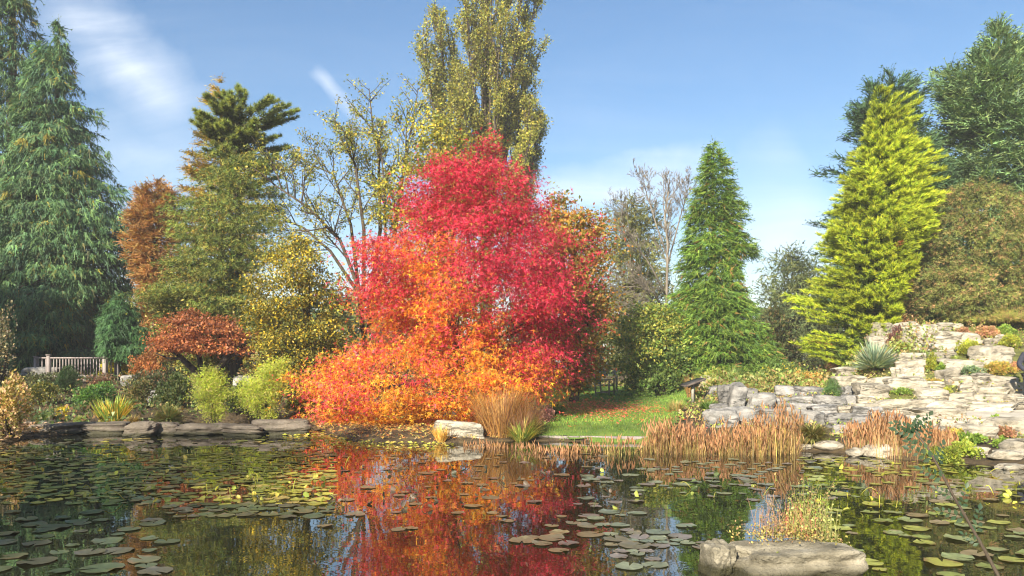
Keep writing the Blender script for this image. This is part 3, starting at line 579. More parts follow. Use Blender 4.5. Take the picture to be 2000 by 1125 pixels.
broadleaf('yew_tree', 'dark rounded conifer far behind, between the thuja and the yellow cypress', 'tree', 1540, 47, [(492, 1530, 1556), (510, 1508, 1582), (545, 1482, 1610), (620, 1470, 1640), (720, 1476, 1640)],
          220, 44, .42, FROND2, [(.05, .065, .022), (.075, .085, .026), (.04, .055, .02)], None, .8, mat='needle', tr=.25, out=.9, inner=.75)
YEL = [(.18, .22, .014), (.235, .255, .018), (.13, .17, .014), (.10, .14, .014)]
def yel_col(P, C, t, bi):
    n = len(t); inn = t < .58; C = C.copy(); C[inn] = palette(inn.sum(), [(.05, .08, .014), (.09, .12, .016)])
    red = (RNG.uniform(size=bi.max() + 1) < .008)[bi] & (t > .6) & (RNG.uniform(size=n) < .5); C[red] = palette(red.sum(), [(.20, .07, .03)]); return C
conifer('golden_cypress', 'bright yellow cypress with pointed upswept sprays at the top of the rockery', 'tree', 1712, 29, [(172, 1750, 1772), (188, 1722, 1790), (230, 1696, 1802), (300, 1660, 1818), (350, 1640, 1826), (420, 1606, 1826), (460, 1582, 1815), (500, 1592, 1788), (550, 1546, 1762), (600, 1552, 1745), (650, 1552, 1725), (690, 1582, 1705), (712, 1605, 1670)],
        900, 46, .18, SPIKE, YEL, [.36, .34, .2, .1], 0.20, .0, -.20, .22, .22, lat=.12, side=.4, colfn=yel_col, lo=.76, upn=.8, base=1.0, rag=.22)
conifer('cypress_tree', 'dark blue green cypress directly behind the yellow one', 'tree', 1738, 38, [(144, 1738, 1756), (160, 1700, 1795), (195, 1668, 1815), (270, 1635, 1830), (345, 1598, 1840), (420, 1590, 1848), (520, 1600, 1850), (640, 1620, 1850)],
        620, 28, .48, FROND, [(.036, .072, .030), (.05, .09, .036), (.03, .055, .026)], None, .3, .05, .1, .35, .3, lat=.34, rag=.32)
conifer('cypress_tree', 'tall pale blue green cypress filling the upper right corner', 'tree', 1950, 37.5, [(50, 1936, 1946), (85, 1910, 1985), (120, 1862, 2010), (145, 1838, 2040), (190, 1825, 2080), (280, 1828, 2120), (400, 1800, 2150), (560, 1790, 2160), (640, 1800, 2160)],
        1200, 28, .56, FROND, [(.07, .115, .05), (.09, .145, .055), (.05, .085, .04), (.11, .15, .05)], None, .25, .05, .1, .35, .4, lat=.36, lo=.72, rag=.36)
broadleaf('cryptomeria_tree', 'bushy bronze and green conifer above the top of the rockery', 'tree', 1905, 30.5, [(366, 1850, 1950), (395, 1800, 2050), (450, 1768, 2110), (520, 1757, 2145), (580, 1757, 2145), (630, 1775, 2125), (652, 1800, 2100)],
          560, 44, .17, TUFT, [(.085, .10, .025), (.11, .12, .03), (.14, .105, .04), (.055, .07, .02), (.16, .10, .045)], [.3, .24, .18, .18, .1], .42, mat='needle', tr=.2, out=1.3, inner=.6, limbs=1)
broadleaf('laurel_shrub', 'yellow green leafy shrub with dark foot at the back edge of the lawn', 'shrub', 1275, 31.5, [(598, 1240, 1330), (635, 1200, 1368), (685, 1180, 1372), (725, 1200, 1366), (758, 1225, 1360)],
          160, 115, .115, LEAF, [(.09, .13, .022), (.15, .17, .028), (.05, .08, .018), (.2, .18, .03)], None, .5, tr=.1)
bush('laurel_shrub', 'dark green rounded laurel under the yellow green shrub on the lawn edge', 'shrub', 1300, 757, 150, 85, 4600, .14, [(.06, .10, .022), (.08, .13, .026), (.11, .15, .035)], d=29.8)
# the red tree
RED = [(.27, .012, .034), (.33, .024, .050), (.17, .010, .022)]; PINK = [(.37, .050, .052), (.32, .038, .046)]; ORA = [(.40, .11, .014), (.38, .14, .016), (.38, .075, .024)]; YEO = [(.39, .235, .018), (.37, .20, .016), (.39, .16, .016)]
def red_col(P, C, bi, Cc):
    n = len(bi); u = 1000 + P[:, 0] / P[:, 1] * F; v = VH - (P[:, 2] - CH) / P[:, 1] * F
    cu = (1000 + Cc[:, 0] / Cc[:, 1] * F)[bi]; cv = (VH - (Cc[:, 2] - CH) / Cc[:, 1] * F)[bi]
    # how far a bough has turned: green-gold low and inside, crimson at the top and on the right
    k = .37 + (cv - 555) / 345 - np.where(cu > 860, (cu - 860) / 330, (cu - 860) / 4000) + .28 * noise(Cc, 1.0, 9)[bi] + .24 * noise(Cc, 2.3, 2)[bi] + RNG.normal(0, .17, len(Cc))[bi] + RNG.normal(0, .20, n)
    k += .14 * np.exp(-((cu - 850) / 90) ** 2 - ((cv - 520) / 120) ** 2)
    C = np.where((k < .30)[:, None], palette(n, RED), np.where((k < .50)[:, None], palette(n, PINK), np.where((k < .74)[:, None], palette(n, ORA), palette(n, YEO))))
    dull = RNG.uniform(size=n) < .09; C[dull] = palette(dull.sum(), [(.14, .05, .025), (.20, .13, .03), (.11, .12, .025)])
    tip = (cu < 740) & (cv > 560) & (RNG.uniform(size=n) < .4); C[tip] = palette(tip.sum(), PINK)
    return C
RP = [(268, 958, 970), (292, 940, 980), (320, 858, 990), (345, 822, 1028), (380, 786, 1054), (430, 758, 1072), (455, 735, 1105), (490, 690, 1135), (520, 700, 1150), (560, 712, 1160), (600, 690, 1172), (630, 695, 1176),
      (660, 678, 1162), (695, 645, 1158), (735, 588, 1152), (770, 590, 1130), (800, 630, 1060), (825, 660, 960), (842, 700, 900)]
broadleaf('sweetgum_tree', 'brilliant red and orange tree on the far bank in the middle of the scene', 'tree', 885, 21.4, RP, 820, 128, .132, STAR3, RED, None, .52, depth=.92, colfn=red_col, tr=.14, limbs=4, flat=.5, inner=.45, ragged=.22,
          extra=[(1160,430,.2,.5),(1158,452,.28,.5),(1152,476,.34,.5),(1148,505,.36,.4),(1135,480,.3,.6),(1172,470,.2,.5),(1165,500,.3,.5),(1130,520,.4,.3),(1120,680,.4,-.2),(1100,660,.4,-.5),(1060,700,.42,-1),(1040,740,.42,-1.2),(965,280,.20,0),(962,300,.28,0),(955,320,.36,.2),(975,335,.3,0),(850,302,.22,0),(846,325,.3,.1),(905,325,.22,.2),(908,345,.3,0),(800,352,.25,0),(1050,338,.22,0),(1046,362,.3,.2),(1010,360,.3,0),(880,340,.3,-.3),(1064,395,.28,0),(700,490,.25,0),(688,500,.2,.1),(694,585,.25,0),(680,602,.22,.2),(1185,625,.2,0),(1170,640,.3,.2),(1150,560,.3,0),(1165,545,.2,.3),(1080,748,.4,-.3),(1112,748,.38,0),(1142,730,.34,.3),(1060,775,.4,-.6),(1150,700,.34,.2),(1100,715,.4,.4),(1090,775,.3,0),(1020,780,.4,-1.2),(575,742,.25,-.5),(590,735,.3,-.4),(630,705,.25,-.3),(640,690,.22,-.2),(840,700,.4,-3.2),(880,680,.4,-3.3),(900,760,.45,-3.2),(860,640,.4,-3.2),(930,720,.4,-3.2),(820,760,.45,-3)])
# Japanese maple
broadleaf('japanese_maple_tree', 'low spreading maple with dark forked trunk and an umbrella of rust red leaves', 'tree', 410, 27, [(608, 370, 400), (622, 330, 455), (640, 305, 500), (662, 298, 520), (682, 306, 520), (690, 450, 522)],
          120, 110, .085, LEAF, [(.14, .05, .022), (.19, .062, .024), (.09, .035, .018), (.23, .095, .03)], None, .36, depth=.9, tr=0, flat=.32, inner=.3)
#END_TREES#
jm = [o for o in COL.objects if o.name.startswith('japanese_maple_tree')][0]
for pts, r in (([(402, 772, 27), (378, 722, 27), (345, 690, 26.8), (310, 672, 26.6)], .13), ([(400, 772, 27.1), (390, 700, 27.2), (378, 668, 27.4), (360, 640, 27.4)], .10),
               ([(404, 774, 27), (425, 722, 26.8), (452, 690, 26.6), (492, 662, 26.4)], .15), ([(440, 705, 26.8), (425, 680, 26.9), (430, 650, 27)], .06), ([(445, 695, 26.7), (480, 690, 26.4), (515, 690, 26.3)], .05), ([(360, 700, 26.9), (330, 700, 26.7), (305, 690, 26.5)], .05)):
    t = MB(); t.tube([px(*p) for p in pts], r * np.linspace(1.1, .35, len(pts)), 8); t.build('trunk' if r > .12 else 'limb', M['dark_bark'], jm, True)
# neighbouring trees that stand outside the frame: the wood the pond lies in
def far_tree(label, x, y, h, r, pal, n=3800):
    d = max(y, 1.0); root = thing('wood_tree', label, 'tree', (x, y, H(x, y)), 'tall trees standing round the pond outside the view')
    ph = RNG.uniform(0, 6.283, n); zz = RNG.uniform(.12, 1, n); rr = r * np.sin(np.clip(zz * 2.9, 0, np.pi)) ** .55 * RNG.uniform(.35, 1, n) ** .5
    P = np.stack([x + rr * np.cos(ph), y + rr * np.sin(ph), H(x, y) + h * zz], 1); P += .8 * np.stack([noise(P, .6, k) for k in (1, 2, 3)], 1)
    m = MB(); m.emit(FROND2, P, rdir(n), rdir(n) + UP, RNG.uniform(.75, 1.6, n), palette(n, pal)); m.build('crown', M['needle'], root)
    t = MB(); t.tube([(x, y, H(x, y) - .3), (x + .1, y, h * .5), (x, y, h * .9)], [.45, .3, .08], 8); t.build('trunk', M['bark'], root, True)
DG = [(.03, .06, .022), (.05, .08, .025)]
far_tree('dark evergreen tree left of the frame beside the tallest cedar', -28, 14.5, 14, 4.4, DG)
far_tree('broad evergreen tree on the near bank left of the viewer', -19, -18, 18, 4.2, DG)
far_tree('dark evergreen tree further left behind the pond end', -33.5, 16, 14, 4.3, DG)
far_tree('evergreen tree beyond the right edge of the view above the rockery', 32, 34, 17, 5.5, DG)
# distant wood closing the view
n = 22000; xx = RNG.uniform(-75, 80, n); yy = RNG.uniform(58, 72, n); zz = RNG.uniform(0, 1, n) ** .8 * (4.2 + 1.3 * np.sin(xx * .31) + .8 * np.sin(xx * .83 + 1))
m = MB(); Pw = np.stack([xx, yy, zz + hgt(xx, yy)], 1); m.emit(LEAF1, Pw, rdir(n), rdir(n) + UP, RNG.uniform(.6, 1.4, n), palette(n, [(.05, .075, .02), (.08, .085, .022), (.035, .055, .02), (.13, .10, .025)]) * (1 + .3 * noise(Pw, .5, 2))[:, None])
tag(m.build('distant_wood', M['needle']), 'distant dull green wood behind the garden trees', 'wood', kind='stuff')

# ------------------------------------------------------------------ shrubs and herbs of the left bank
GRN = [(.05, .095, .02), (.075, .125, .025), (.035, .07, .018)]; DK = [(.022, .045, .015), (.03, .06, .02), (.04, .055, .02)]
LIM = [(.16, .20, .025), (.21, .24, .03), (.10, .14, .022), (.24, .22, .05)]
bush('buff_shrub', 'pale buff and yellow leaved shrub cut by the left edge above the water', 'shrub', 0, 855, 130, 125, 3600, .07, [(.30, .22, .10), (.36, .24, .14), (.22, .19, .05), (.12, .12, .03)], group=None)
bush('buff_shrub', 'thin greyish twiggy shrub at the left edge in front of the cedar', 'shrub', -12, 742, 75, 160, 1500, .09, [(.16, .14, .10), (.10, .11, .06), (.24, .20, .10)], d=26)
bush('dark_shrub', 'dark needle leaved round shrub in front of the railing', 'shrub', 122, 770, 60, 50, 3000, .09, DK, tmpl=SPIKE, mat='needle')
bush('heather_shrub', 'dull green low shrub on the big pale slab left of the railing', 'shrub', 75, 765, 85, 32, 1800, .07, [(.06, .075, .03), (.09, .09, .04)])
bush('heather_shrub', 'purplish brown low shrub under the right half of the railing', 'shrub', 185, 768, 75, 32, 1800, .06, [(.16, .07, .06), (.10, .085, .04), (.20, .13, .08)])
bush('herb_clump', 'fresh green herb patch in the middle of the shady left bank', 'plant', 165, 803, 110, 46, 3200, .06, [(.06, .14, .03), (.10, .18, .03), (.04, .09, .025)])
bush('herb_clump', 'olive and yellow herb patch left of the fresh green one', 'plant', 65, 795, 90, 42, 2200, .06, [(.09, .10, .03), (.18, .15, .03), (.05, .07, .02)])
bush('bronze_clump', 'small glowing orange yellow plant between the grass tuft and the herbs', 'plant', 118, 815, 26, 18, 500, .05, [(.55, .28, .02), (.5, .36, .03)])
bush('herb_clump', 'brown green herb patch right of the sword leaved clump', 'plant', 262, 800, 70, 52, 2300, .07, [(.08, .085, .03), (.13, .10, .04), (.05, .07, .02)])
tuft('grass_tuft', 'blue green fine grass tuft near the water at the left', 'grass tuft', 75, 826, 62, 42, 700, [(.14, .20, .10), (.20, .25, .13), (.10, .15, .07)], spread=.8, bend=(1, 2))
tuft('grass_mound', 'low pale green mound of fine grass on the edge stones', 'grass tuft', 150, 829, 100, 24, 1300, [(.20, .24, .09), (.14, .19, .07), (.28, .30, .12)], spread=1.3, bend=(2, 3))
tuft('iris_clump', 'sword leaved clump with yellowing tips below the railing', 'plant', 212, 826, 88, 60, 420, [(.14, .20, .04), (.26, .27, .05), (.36, .24, .05), (.09, .14, .03)], spread=.55, bend=(0, 1), bw=1.2)
tuft('sedge_clump', 'dark brownish sedge mound behind the flat edge stones', 'grass tuft', 322, 832, 120, 45, 2000, [(.09, .11, .035), (.15, .12, .045), (.06, .08, .025)], spread=1.1, bend=(1, 2, 3))
tuft('sedge_clump', 'straw brown low sedge left of the dark sedge mound', 'grass tuft', 258, 834, 60, 32, 800, [(.22, .16, .08), (.15, .12, .05)], spread=1.2, bend=(2, 3))
BX = [(.19, .23, .032), (.25, .28, .04), (.13, .17, .025), (.22, .20, .07)]
broadleaf('box_shrub', 'light green upright shrub with a bare brown foot at the pond edge', 'shrub', 416, 20.6, [(722, 402, 424), (738, 390, 438), (765, 384, 452), (795, 392, 450), (815, 402, 440)], 70, 110, .065, SPIKE, BX, None, .20, mat='leaf', tr=.05, limbs=4, inner=.55, ragged=.25, out=.8, flat=.9)
broadleaf('box_shrub', 'larger light green shrub leaning right beside the red tree', 'shrub', 516, 21.0, [(708, 536, 556), (722, 505, 568), (745, 482, 566), (770, 470, 560), (795, 482, 552), (812, 500, 540)], 95, 110, .065, SPIKE, BX, None, .21, mat='leaf', tr=.05, limbs=4, inner=.55, ragged=.25, out=.8, flat=.9)
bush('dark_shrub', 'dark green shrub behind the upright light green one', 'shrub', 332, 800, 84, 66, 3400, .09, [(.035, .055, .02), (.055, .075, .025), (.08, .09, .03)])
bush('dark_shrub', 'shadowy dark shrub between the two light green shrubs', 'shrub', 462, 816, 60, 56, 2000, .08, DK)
bush('fern_shrub', 'bright green leafy shrub between the light green shrub and the red tree', 'shrub', 592, 775, 92, 90, 3000, .10, [(.09, .16, .025), (.14, .21, .03), (.06, .11, .02)])
bush('fern_shrub', 'low yellow green leaves at the foot of the red tree', 'shrub', 588, 812, 80, 44, 1700, .085, [(.16, .19, .03), (.26, .22, .04), (.09, .13, .02)])
bush('crimson_shrub', 'small dark crimson mound behind the light green shrubs', 'shrub', 506, 738, 48, 26, 900, .06, [(.16, .02, .025), (.22, .04, .04)])
bush('bergenia_plant', 'few broad pale green leaves on the rock between the light green shrubs', 'plant', 478, 750, 40, 28, 90, .22, [(.16, .24, .06), (.22, .30, .10)])
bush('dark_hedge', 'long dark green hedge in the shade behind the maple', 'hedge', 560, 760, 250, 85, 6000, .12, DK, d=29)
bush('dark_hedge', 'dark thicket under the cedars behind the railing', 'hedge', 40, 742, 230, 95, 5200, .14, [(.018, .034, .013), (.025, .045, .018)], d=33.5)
bush('azalea_shrub', 'glowing orange shrub left of the forked maple trunk', 'shrub', 275, 742, 88, 62, 3000, .08, [(.26, .11, .035), (.21, .08, .03), (.28, .15, .05)], d=28.6, depth=.5)
bush('yellow_shrub', 'bright yellow shrub glimpsed above the right end of the railing', 'shrub', 214, 738, 58, 62, 2000, .11, [(.42, .34, .02), (.30, .28, .03), (.48, .36, .02)], d=30.5)
bush('ground_shrub', 'dark low shrub beside the grey blocks right of the railing', 'shrub', 290, 768, 110, 40, 2600, .08, [(.03, .05, .02), (.05, .06, .025), (.09, .06, .03)])
bush('brown_shrub', 'olive brown leafy patch in the shade right of the maple trunk', 'shrub', 486, 762, 70, 48, 2000, .09, [(.10, .08, .025), (.06, .07, .02), (.16, .09, .03)], d=26.2)

bush('green_shrub', 'light green shrub seen between the forked trunks of the maple', 'shrub', 408, 762, 120, 78, 3000, .10, [(.13, .17, .03), (.19, .21, .05), (.24, .22, .05)], d=28.4)

# ------------------------------------------------------------------ stones
def rock_mesh(w, dp, h, mat, seed, n=9, blocky=5.0, rough=.12, cap=0.0, strata=.05):
    r = np.random.default_rng(seed); V = []; T = []; idx = {}
    gl = np.linspace(-1, 1, n + 1)
    def vid(p):
        k = tuple(np.round(p, 5))
        if k not in idx: idx[k] = len(V); V.append(p)
        return idx[k]
    for ax in range(3):
        for sg in (-1, 1):
            for i in range(n):
                for j in range(n):
                    q = []
                    for (a, b) in ((i, j), (i + 1, j), (i + 1, j + 1), (i, j + 1)):
                        p = [0, 0, 0]; p[ax] = sg; p[(ax + 1) % 3] = gl[a]; p[(ax + 2) % 3] = gl[b]; q.append(vid(tuple(p)))
                    if sg < 0: q = q[::-1]
                    T += [(q[0], q[1], q[2]), (q[0], q[2], q[3])]
    V = np.array(V, float); nn = np.linalg.norm(V, axis=1, keepdims=True); pn = (np.abs(V) ** blocky).sum(1, keepdims=True) ** (1 / blocky); V = V / pn
    K = r.normal(size=(14, 3)); PH = r.uniform(0, 6.28, 14)
    def f(P, s, a, b): return np.sin(P @ K[a:b].T * s + PH[a:b]).mean(1)
    d = rough * 1.3 * f(V, 1.3, 0, 4) + rough * .8 * f(V, 3.2, 4, 9) + rough * .4 * f(V, 8, 9, 14) + rough * .22 * np.abs(f(V, 19, 2, 8)) * (n > 15)
    st = np.sin(V[:, 2] * r.uniform(5, 9) + 1.2 * f(V, 1.6, 3, 7) + r.uniform(0, 6)); d = d + strata * np.sign(st) * np.abs(st) ** .4 * (np.abs(V[:, 2]) < .93)
    sk = r.normal(0, .12, (3, 2))
    V = V * (1 + d[:, None]); V[:, 0] += sk[0, 0] * V[:, 2] + sk[1, 0] * V[:, 1]; V[:, 2] += sk[2, 0] * .6 * V[:, 0] + .5 * sk[2, 1] * V[:, 1]
    m = MB(); m.add(V * [w / 2, dp / 2, h / 2], np.array(T)); return m
SEED = [100]
def stone_at(u0, v0, u1, v1, name, mat, parent=None, label=None, cat=None, water=False, dmul=.75, blocky=8., rough=.15, strata=.012, sink=.14, group=None, n=11, rot=None, push=0):
    SEED[0] += 1; u = (u0 + u1) / 2
    b = np.array([*wpt(u, v1), 0]) if water else hit(u, v1)
    s = b[1] / F; rr_ = np.random.default_rng(SEED[0] + 5000); w = (u1 - u0) * s * 1.02; h = (v1 - v0) * s * (1.08 + sink); blocky = blocky * rr_.uniform(.5, 1.1); push = push + rr_.uniform(-.14, .2) * (1 if parent else 0); dp = max(min(w * dmul, 1.5), h * .9, .3)
    m = rock_mesh(w, dp, h, mat, SEED[0], n, blocky, rough, strata=strata)
    c = b + np.array([0, dp * .42 + push, h / 2 - h * sink / (1.12 + sink)]); a = np.random.default_rng(SEED[0]).uniform(-.25, .25) if rot is None else rot
    me = m.mesh(name, M[mat], (0, 0, 0), True); me.set_sharp_from_angle(angle=math.radians(24))
    o = bpy.data.objects.new(name, me); COL.objects.link(o); o.rotation_euler = (rr_.uniform(-.05, .05), rr_.uniform(-.07, .07) if parent else 0, a)
    if parent: o.parent = parent; o.location = tuple(c - np.array(parent.location))
    else: o.location = tuple(c); tag(o, label, cat, group)
    return o
def terrace(name, label, rects, mat, anchor, **kw):
    root = thing(name, label, 'rock terrace', hit(*anchor))
    for r in rects: stone_at(*r[:4], 'stone', r[4] if len(r) > 4 else mat, root, **kw)
    return root
G = 'grey_stone'
terrace('rock_terrace', 'top terrace of big pale limestone blocks under the bronze conifer', [
    (1715, 633, 1750, 659), (1748, 634, 1788, 658), (1706, 657, 1746, 679), (1766, 648, 1823, 676), (1820, 649, 1879, 674), (1789, 634, 1830, 649), (1828, 632, 1861, 649), (1861, 633, 1884, 645), (1788, 673, 1826, 686),
    (1822, 672, 1888, 687), (1884, 652, 1921, 670), (1892, 666, 1928, 678), (1925, 662, 1950, 676), (1956, 655, 1976, 668)], 'stone', (1800, 676), dmul=.6)
terrace('rock_terrace', 'middle terrace of layered pale limestone right of the yucca', [
    (1756, 692, 1819, 708), (1754, 706, 1810, 722), (1758, 719, 1812, 744), (1820, 688, 1873, 706), (1846, 706, 1926, 730), (1838, 724, 1872, 752), (1860, 737, 1908, 756), (1904, 733, 1942, 756),
    (1936, 737, 1992, 760), (1638, 718, 1702, 738), (1636, 737, 1700, 758), (1700, 740, 1746, 758), (1742, 741, 1810, 764), (1652, 756, 1690, 776, G), (1686, 755, 1746, 783), (1652, 775, 1690, 795, G), (1684, 776, 1720, 796),
    (1798, 763, 1852, 785), (1848, 770, 1918, 793), (1878, 752, 1918, 771), (1914, 757, 1976, 776), (1914, 774, 1988, 792), (1976, 750, 2030, 774), (1806, 748, 1850, 766), (1980, 774, 2040, 800)], 'stone', (1800, 765), dmul=.6)
terrace('rock_terrace', 'long low course of pale limestone slabs above the path', [
    (1716, 783, 1820, 808), (1814, 787, 1902, 808), (1900, 790, 1985, 806), (1640, 794, 1672, 815), (1668, 790, 1742, 816), (1738, 805, 1806, 819), (1798, 802, 1892, 819)], 'stone', (1800, 806), dmul=.5, blocky=7)
terrace('rock_terrace', 'grey weathered boulders edging the flower bed behind the reeds', [
    (1386, 758, 1416, 777), (1412, 757, 1438, 800), (1430, 757, 1461, 804), (1458, 760, 1484, 779), (1464, 772, 1512, 799), (1519, 757, 1565, 776), (1560, 757, 1612, 777), (1508, 778, 1546, 793),
    (1540, 778, 1600, 793), (1597, 775, 1652, 794), (1390, 791, 1421, 809), (1648, 760, 1668, 778)], G, (1500, 795), dmul=.75, rough=.15)
terrace('rock_terrace', 'lower grey limestone wall rising behind the reeds at the waterside', [
    (1380, 804, 1434, 834), (1424, 801, 1478, 832), (1476, 800, 1546, 822), (1544, 791, 1602, 807), (1588, 793, 1672, 813), (1553, 804, 1622, 828), (1598, 812, 1642, 832), (1624, 812, 1678, 838), (1668, 796, 1722, 818), (1630, 833, 1664, 848), (1676, 815, 1722, 836),
    (1718, 812, 1790, 832), (1480, 820, 1556, 840)], G, (1560, 825), dmul=.6)
terrace('rock_terrace', 'pale fractured ledge under the path at the right shore', [
    (1786, 815, 1850, 834), (1846, 824, 1900, 842), (1896, 820, 1948, 838), (1876, 835, 1948, 859), (1820, 836, 1880, 852), (1944, 822, 2030, 850), (1760, 826, 1822, 846)], 'stone', (1880, 840), dmul=.6)
for r, lb in (((1911, 678, 1988, 713), 'largest pale boulder standing alone among green cushions near the top right'), ((1974, 862, 2040, 892), 'white rounded boulder at the right edge beside the stream'),
              ((1878, 876, 1932, 890), 'flat pale stone beside the yellow green cress'), ((1950, 884, 2004, 899), 'flat pale stone right of the little stream'), ((1955, 911, 2010, 922), 'thin flat stone in the shallows at the right edge')):
    stone_at(*r, 'boulder', 'stone', label=lb, cat='boulder', dmul=.6)
for r, lb in (((1600, 864, 1656, 883), 'pale rounded stone at the waterline between the two reed beds'), ((1548, 869, 1600, 881), 'flat brown stone at the waterline beside the large reed bed'), ((1660, 876, 1692, 893), 'buff stone at the left foot of the small reed bed'),
              ((1696, 872, 1754, 894), 'pale boulder half hidden in the small reed bed'), ((1752, 876, 1796, 893), 'pale stone at the right foot of the small reed bed')):
    stone_at(*r, 'boulder', 'stone', label=lb, cat='boulder', water=True, dmul=.7, blocky=3.2)
stone_at(848, 826, 944, 862, 'boulder', 'stone', label='big flat fronted pale block at the water under the red tree', cat='boulder', water=True, dmul=.55, blocky=8, rough=.06, rot=0)
# left bank stones
for r, lb in (((60, 828, 165, 847), 'long flat edge stone at the left end of the stone row'), ((165, 826, 250, 846), 'pale topped double edge stone second from the left'), ((248, 826, 306, 851), 'rounded domed edge stone in the middle of the stone row'),
              ((300, 825, 352, 848), 'short edge stone right of the domed one'), ((340, 829, 440, 848), 'wedge shaped edge stone with a dark gap beneath'), ((432, 831, 520, 850), 'dark edge stone next to the sloping one'), ((500, 822, 602, 848), 'long dark sloping edge stone at the right end of the row'),
              ((25, 824, 110, 840), 'flat dark stone behind the left end of the stone row'), ((180, 822, 250, 834), 'light flat stone lying behind the double edge stone')):
    stone_at(*r, 'edge_stone', 'wet_stone', label=lb, cat='stone', water=True, dmul=.6, blocky=7, rough=.17, strata=.045, n=14, group='flat stones in a row along the left water edge', push=-.25)
for r, lb in (((38, 719, 108, 741), 'large pale slab left of the railing'), ((232, 734, 272, 754), 'square grey block at the right foot of the railing'), ((262, 743, 302, 756), 'low grey block right of the square one'),
              ((282, 766, 350, 786), 'wide grey block with a crack in the middle of the left bank'), ((452, 738, 492, 778), 'tall dark stone block between the two light green shrubs'), ((60, 757, 84, 764), 'small pale stone low under the dull green shrub')):
    stone_at(*r, 'rock_block', G, label=lb, cat='rock', blocky=7, rough=.08)
stone_at(618, 752, 646, 800, 'boulder', 'stone', label='pale stone peeping out at the left under the orange boughs', cat='boulder', dmul=.5)
# rock standing in the pond near the viewer
stone_at(1392, 1084, 1448, 1136, 'pond_rock', 'pond_rock', label='darker rounded rock end at the left of the big buff rock in the near water', cat='rock', water=True, dmul=1.0, blocky=6, rough=.22, strata=.02, sink=.25, n=24, rot=.3, push=.12)
stone_at(1448, 1086, 1642, 1136, 'pond_rock', 'pond_rock', label='big buff rock in the near water with plants growing on top', cat='rock', water=True, dmul=.68, blocky=9, rough=.22, strata=.02, sink=.25, n=30, rot=.05)
# ------------------------------------------------------------------ railing, lectern, bench, post, edging
rl_d = 29.5; rb = px(150, 752, rl_d); rb[2] = H(rb[0], rb[1])
rail = thing('railing', 'weathered wooden railing with upright bars in front of the dark cedar', 'railing', rb)
def bar(name, p0, p1, w, t, parent, mat='wood'):
    p0 = np.array(p0, float); p1 = np.array(p1, float); x = unit(p1 - p0); ref = UP if abs(x[2]) < .9 else np.array([0, 1., 0]); y = unit(np.cross(ref, x)); z = np.cross(x, y)
    m = MB(); m.box((p0 + p1) / 2, (np.linalg.norm(p1 - p0), t, w), np.stack([x, y, z], 1)); return m.build(name, M[mat], parent)
RS = [((70, rl_d + 1.0), (95, rl_d), 3), ((95, rl_d), (205, rl_d), 18), ((205, rl_d), (229, rl_d + .5), 3)]
def rv(u): return 738 - 3.5 * (1 - ((u - 150) / 80) ** 2)
for (a, da), (b, db), nb_ in RS:
    bar('top_rail', px(a, 699, da), px(b, 699, db), .05, .09, rail)
    k = 4 if nb_ > 3 else 1; seq = np.linspace(0, 1, k + 1)
    for q in range(k):
        ua, ub = a + (b - a) * seq[q], a + (b - a) * seq[q + 1]; bar('bottom_rail', px(ua, rv(ua), da + (db - da) * seq[q]), px(ub, rv(ub), da + (db - da) * seq[q + 1]), .09, .06, rail)
    for q in range(nb_):
        f = (q + .7) / (nb_ + .4); uu = a + (b - a) * f; dd = da + (db - da) * f; bar('baluster', px(uu, 700, dd), px(uu, rv(uu) - 1, dd), .036, .03, rail)
for uu, dd, vt, vb_ in ((70, rl_d + 1.0, 697, 748), (95, rl_d - .02, 694, 758), (205, rl_d + .03, 697, 752), (229, rl_d + .5, 694, 760)):
    p = bar('post', px(uu, vt, dd), px(uu, vb_ + 6, dd), .11, .11, rail); c = px(uu, vt - .8, dd); m = MB(); m.box(c, (.15, .15, .035)); m.build('post_cap', M['wood'], p)
bar('deck_board', px(95, 743, rl_d + .1), px(215, 743, rl_d + .1), .16, .05, rail)

lb = hit(1354, 791); s_ = lb[1] / F; lec = thing('lectern', 'dark wooden lectern with sloping board on two posts at the lawn edge', 'lectern', lb)
def rel(u, v, dy=0): return np.array([lb[0] + (u - 1354) * s_, lb[1] + dy, lb[2] + (791 - v) * s_])
bar('post', rel(1349.5, 794, -.22), rel(1349.5, 750, -.22), .09, .075, lec, 'bench_wood'); bar('post', rel(1357.5, 794, .22), rel(1357.5, 747, .22), .09, .075, lec, 'bench_wood')
p0, p1 = rel(1332.5, 754.5), rel(1371.5, 740); x = unit(p1 - p0); y = np.array([0, 1., 0]); z = np.cross(x, y); R = np.stack([x, y, z], 1)
m = MB(); m.box((p0 + p1) / 2, (np.linalg.norm(p1 - p0), .95, .055), R); m.build('board', M['dark_wood'], lec)
m = MB(); m.box((p0 + p1) / 2 + z * .036, (np.linalg.norm(p1 - p0) * .86, .82, .014), R); m.build('panel', M['metal'], lec)
for dy in (-.22, .22): bar('bracket', rel(1347, 757, dy), rel(1364, 746.5, dy), .07, .06, lec, 'dark_wood')

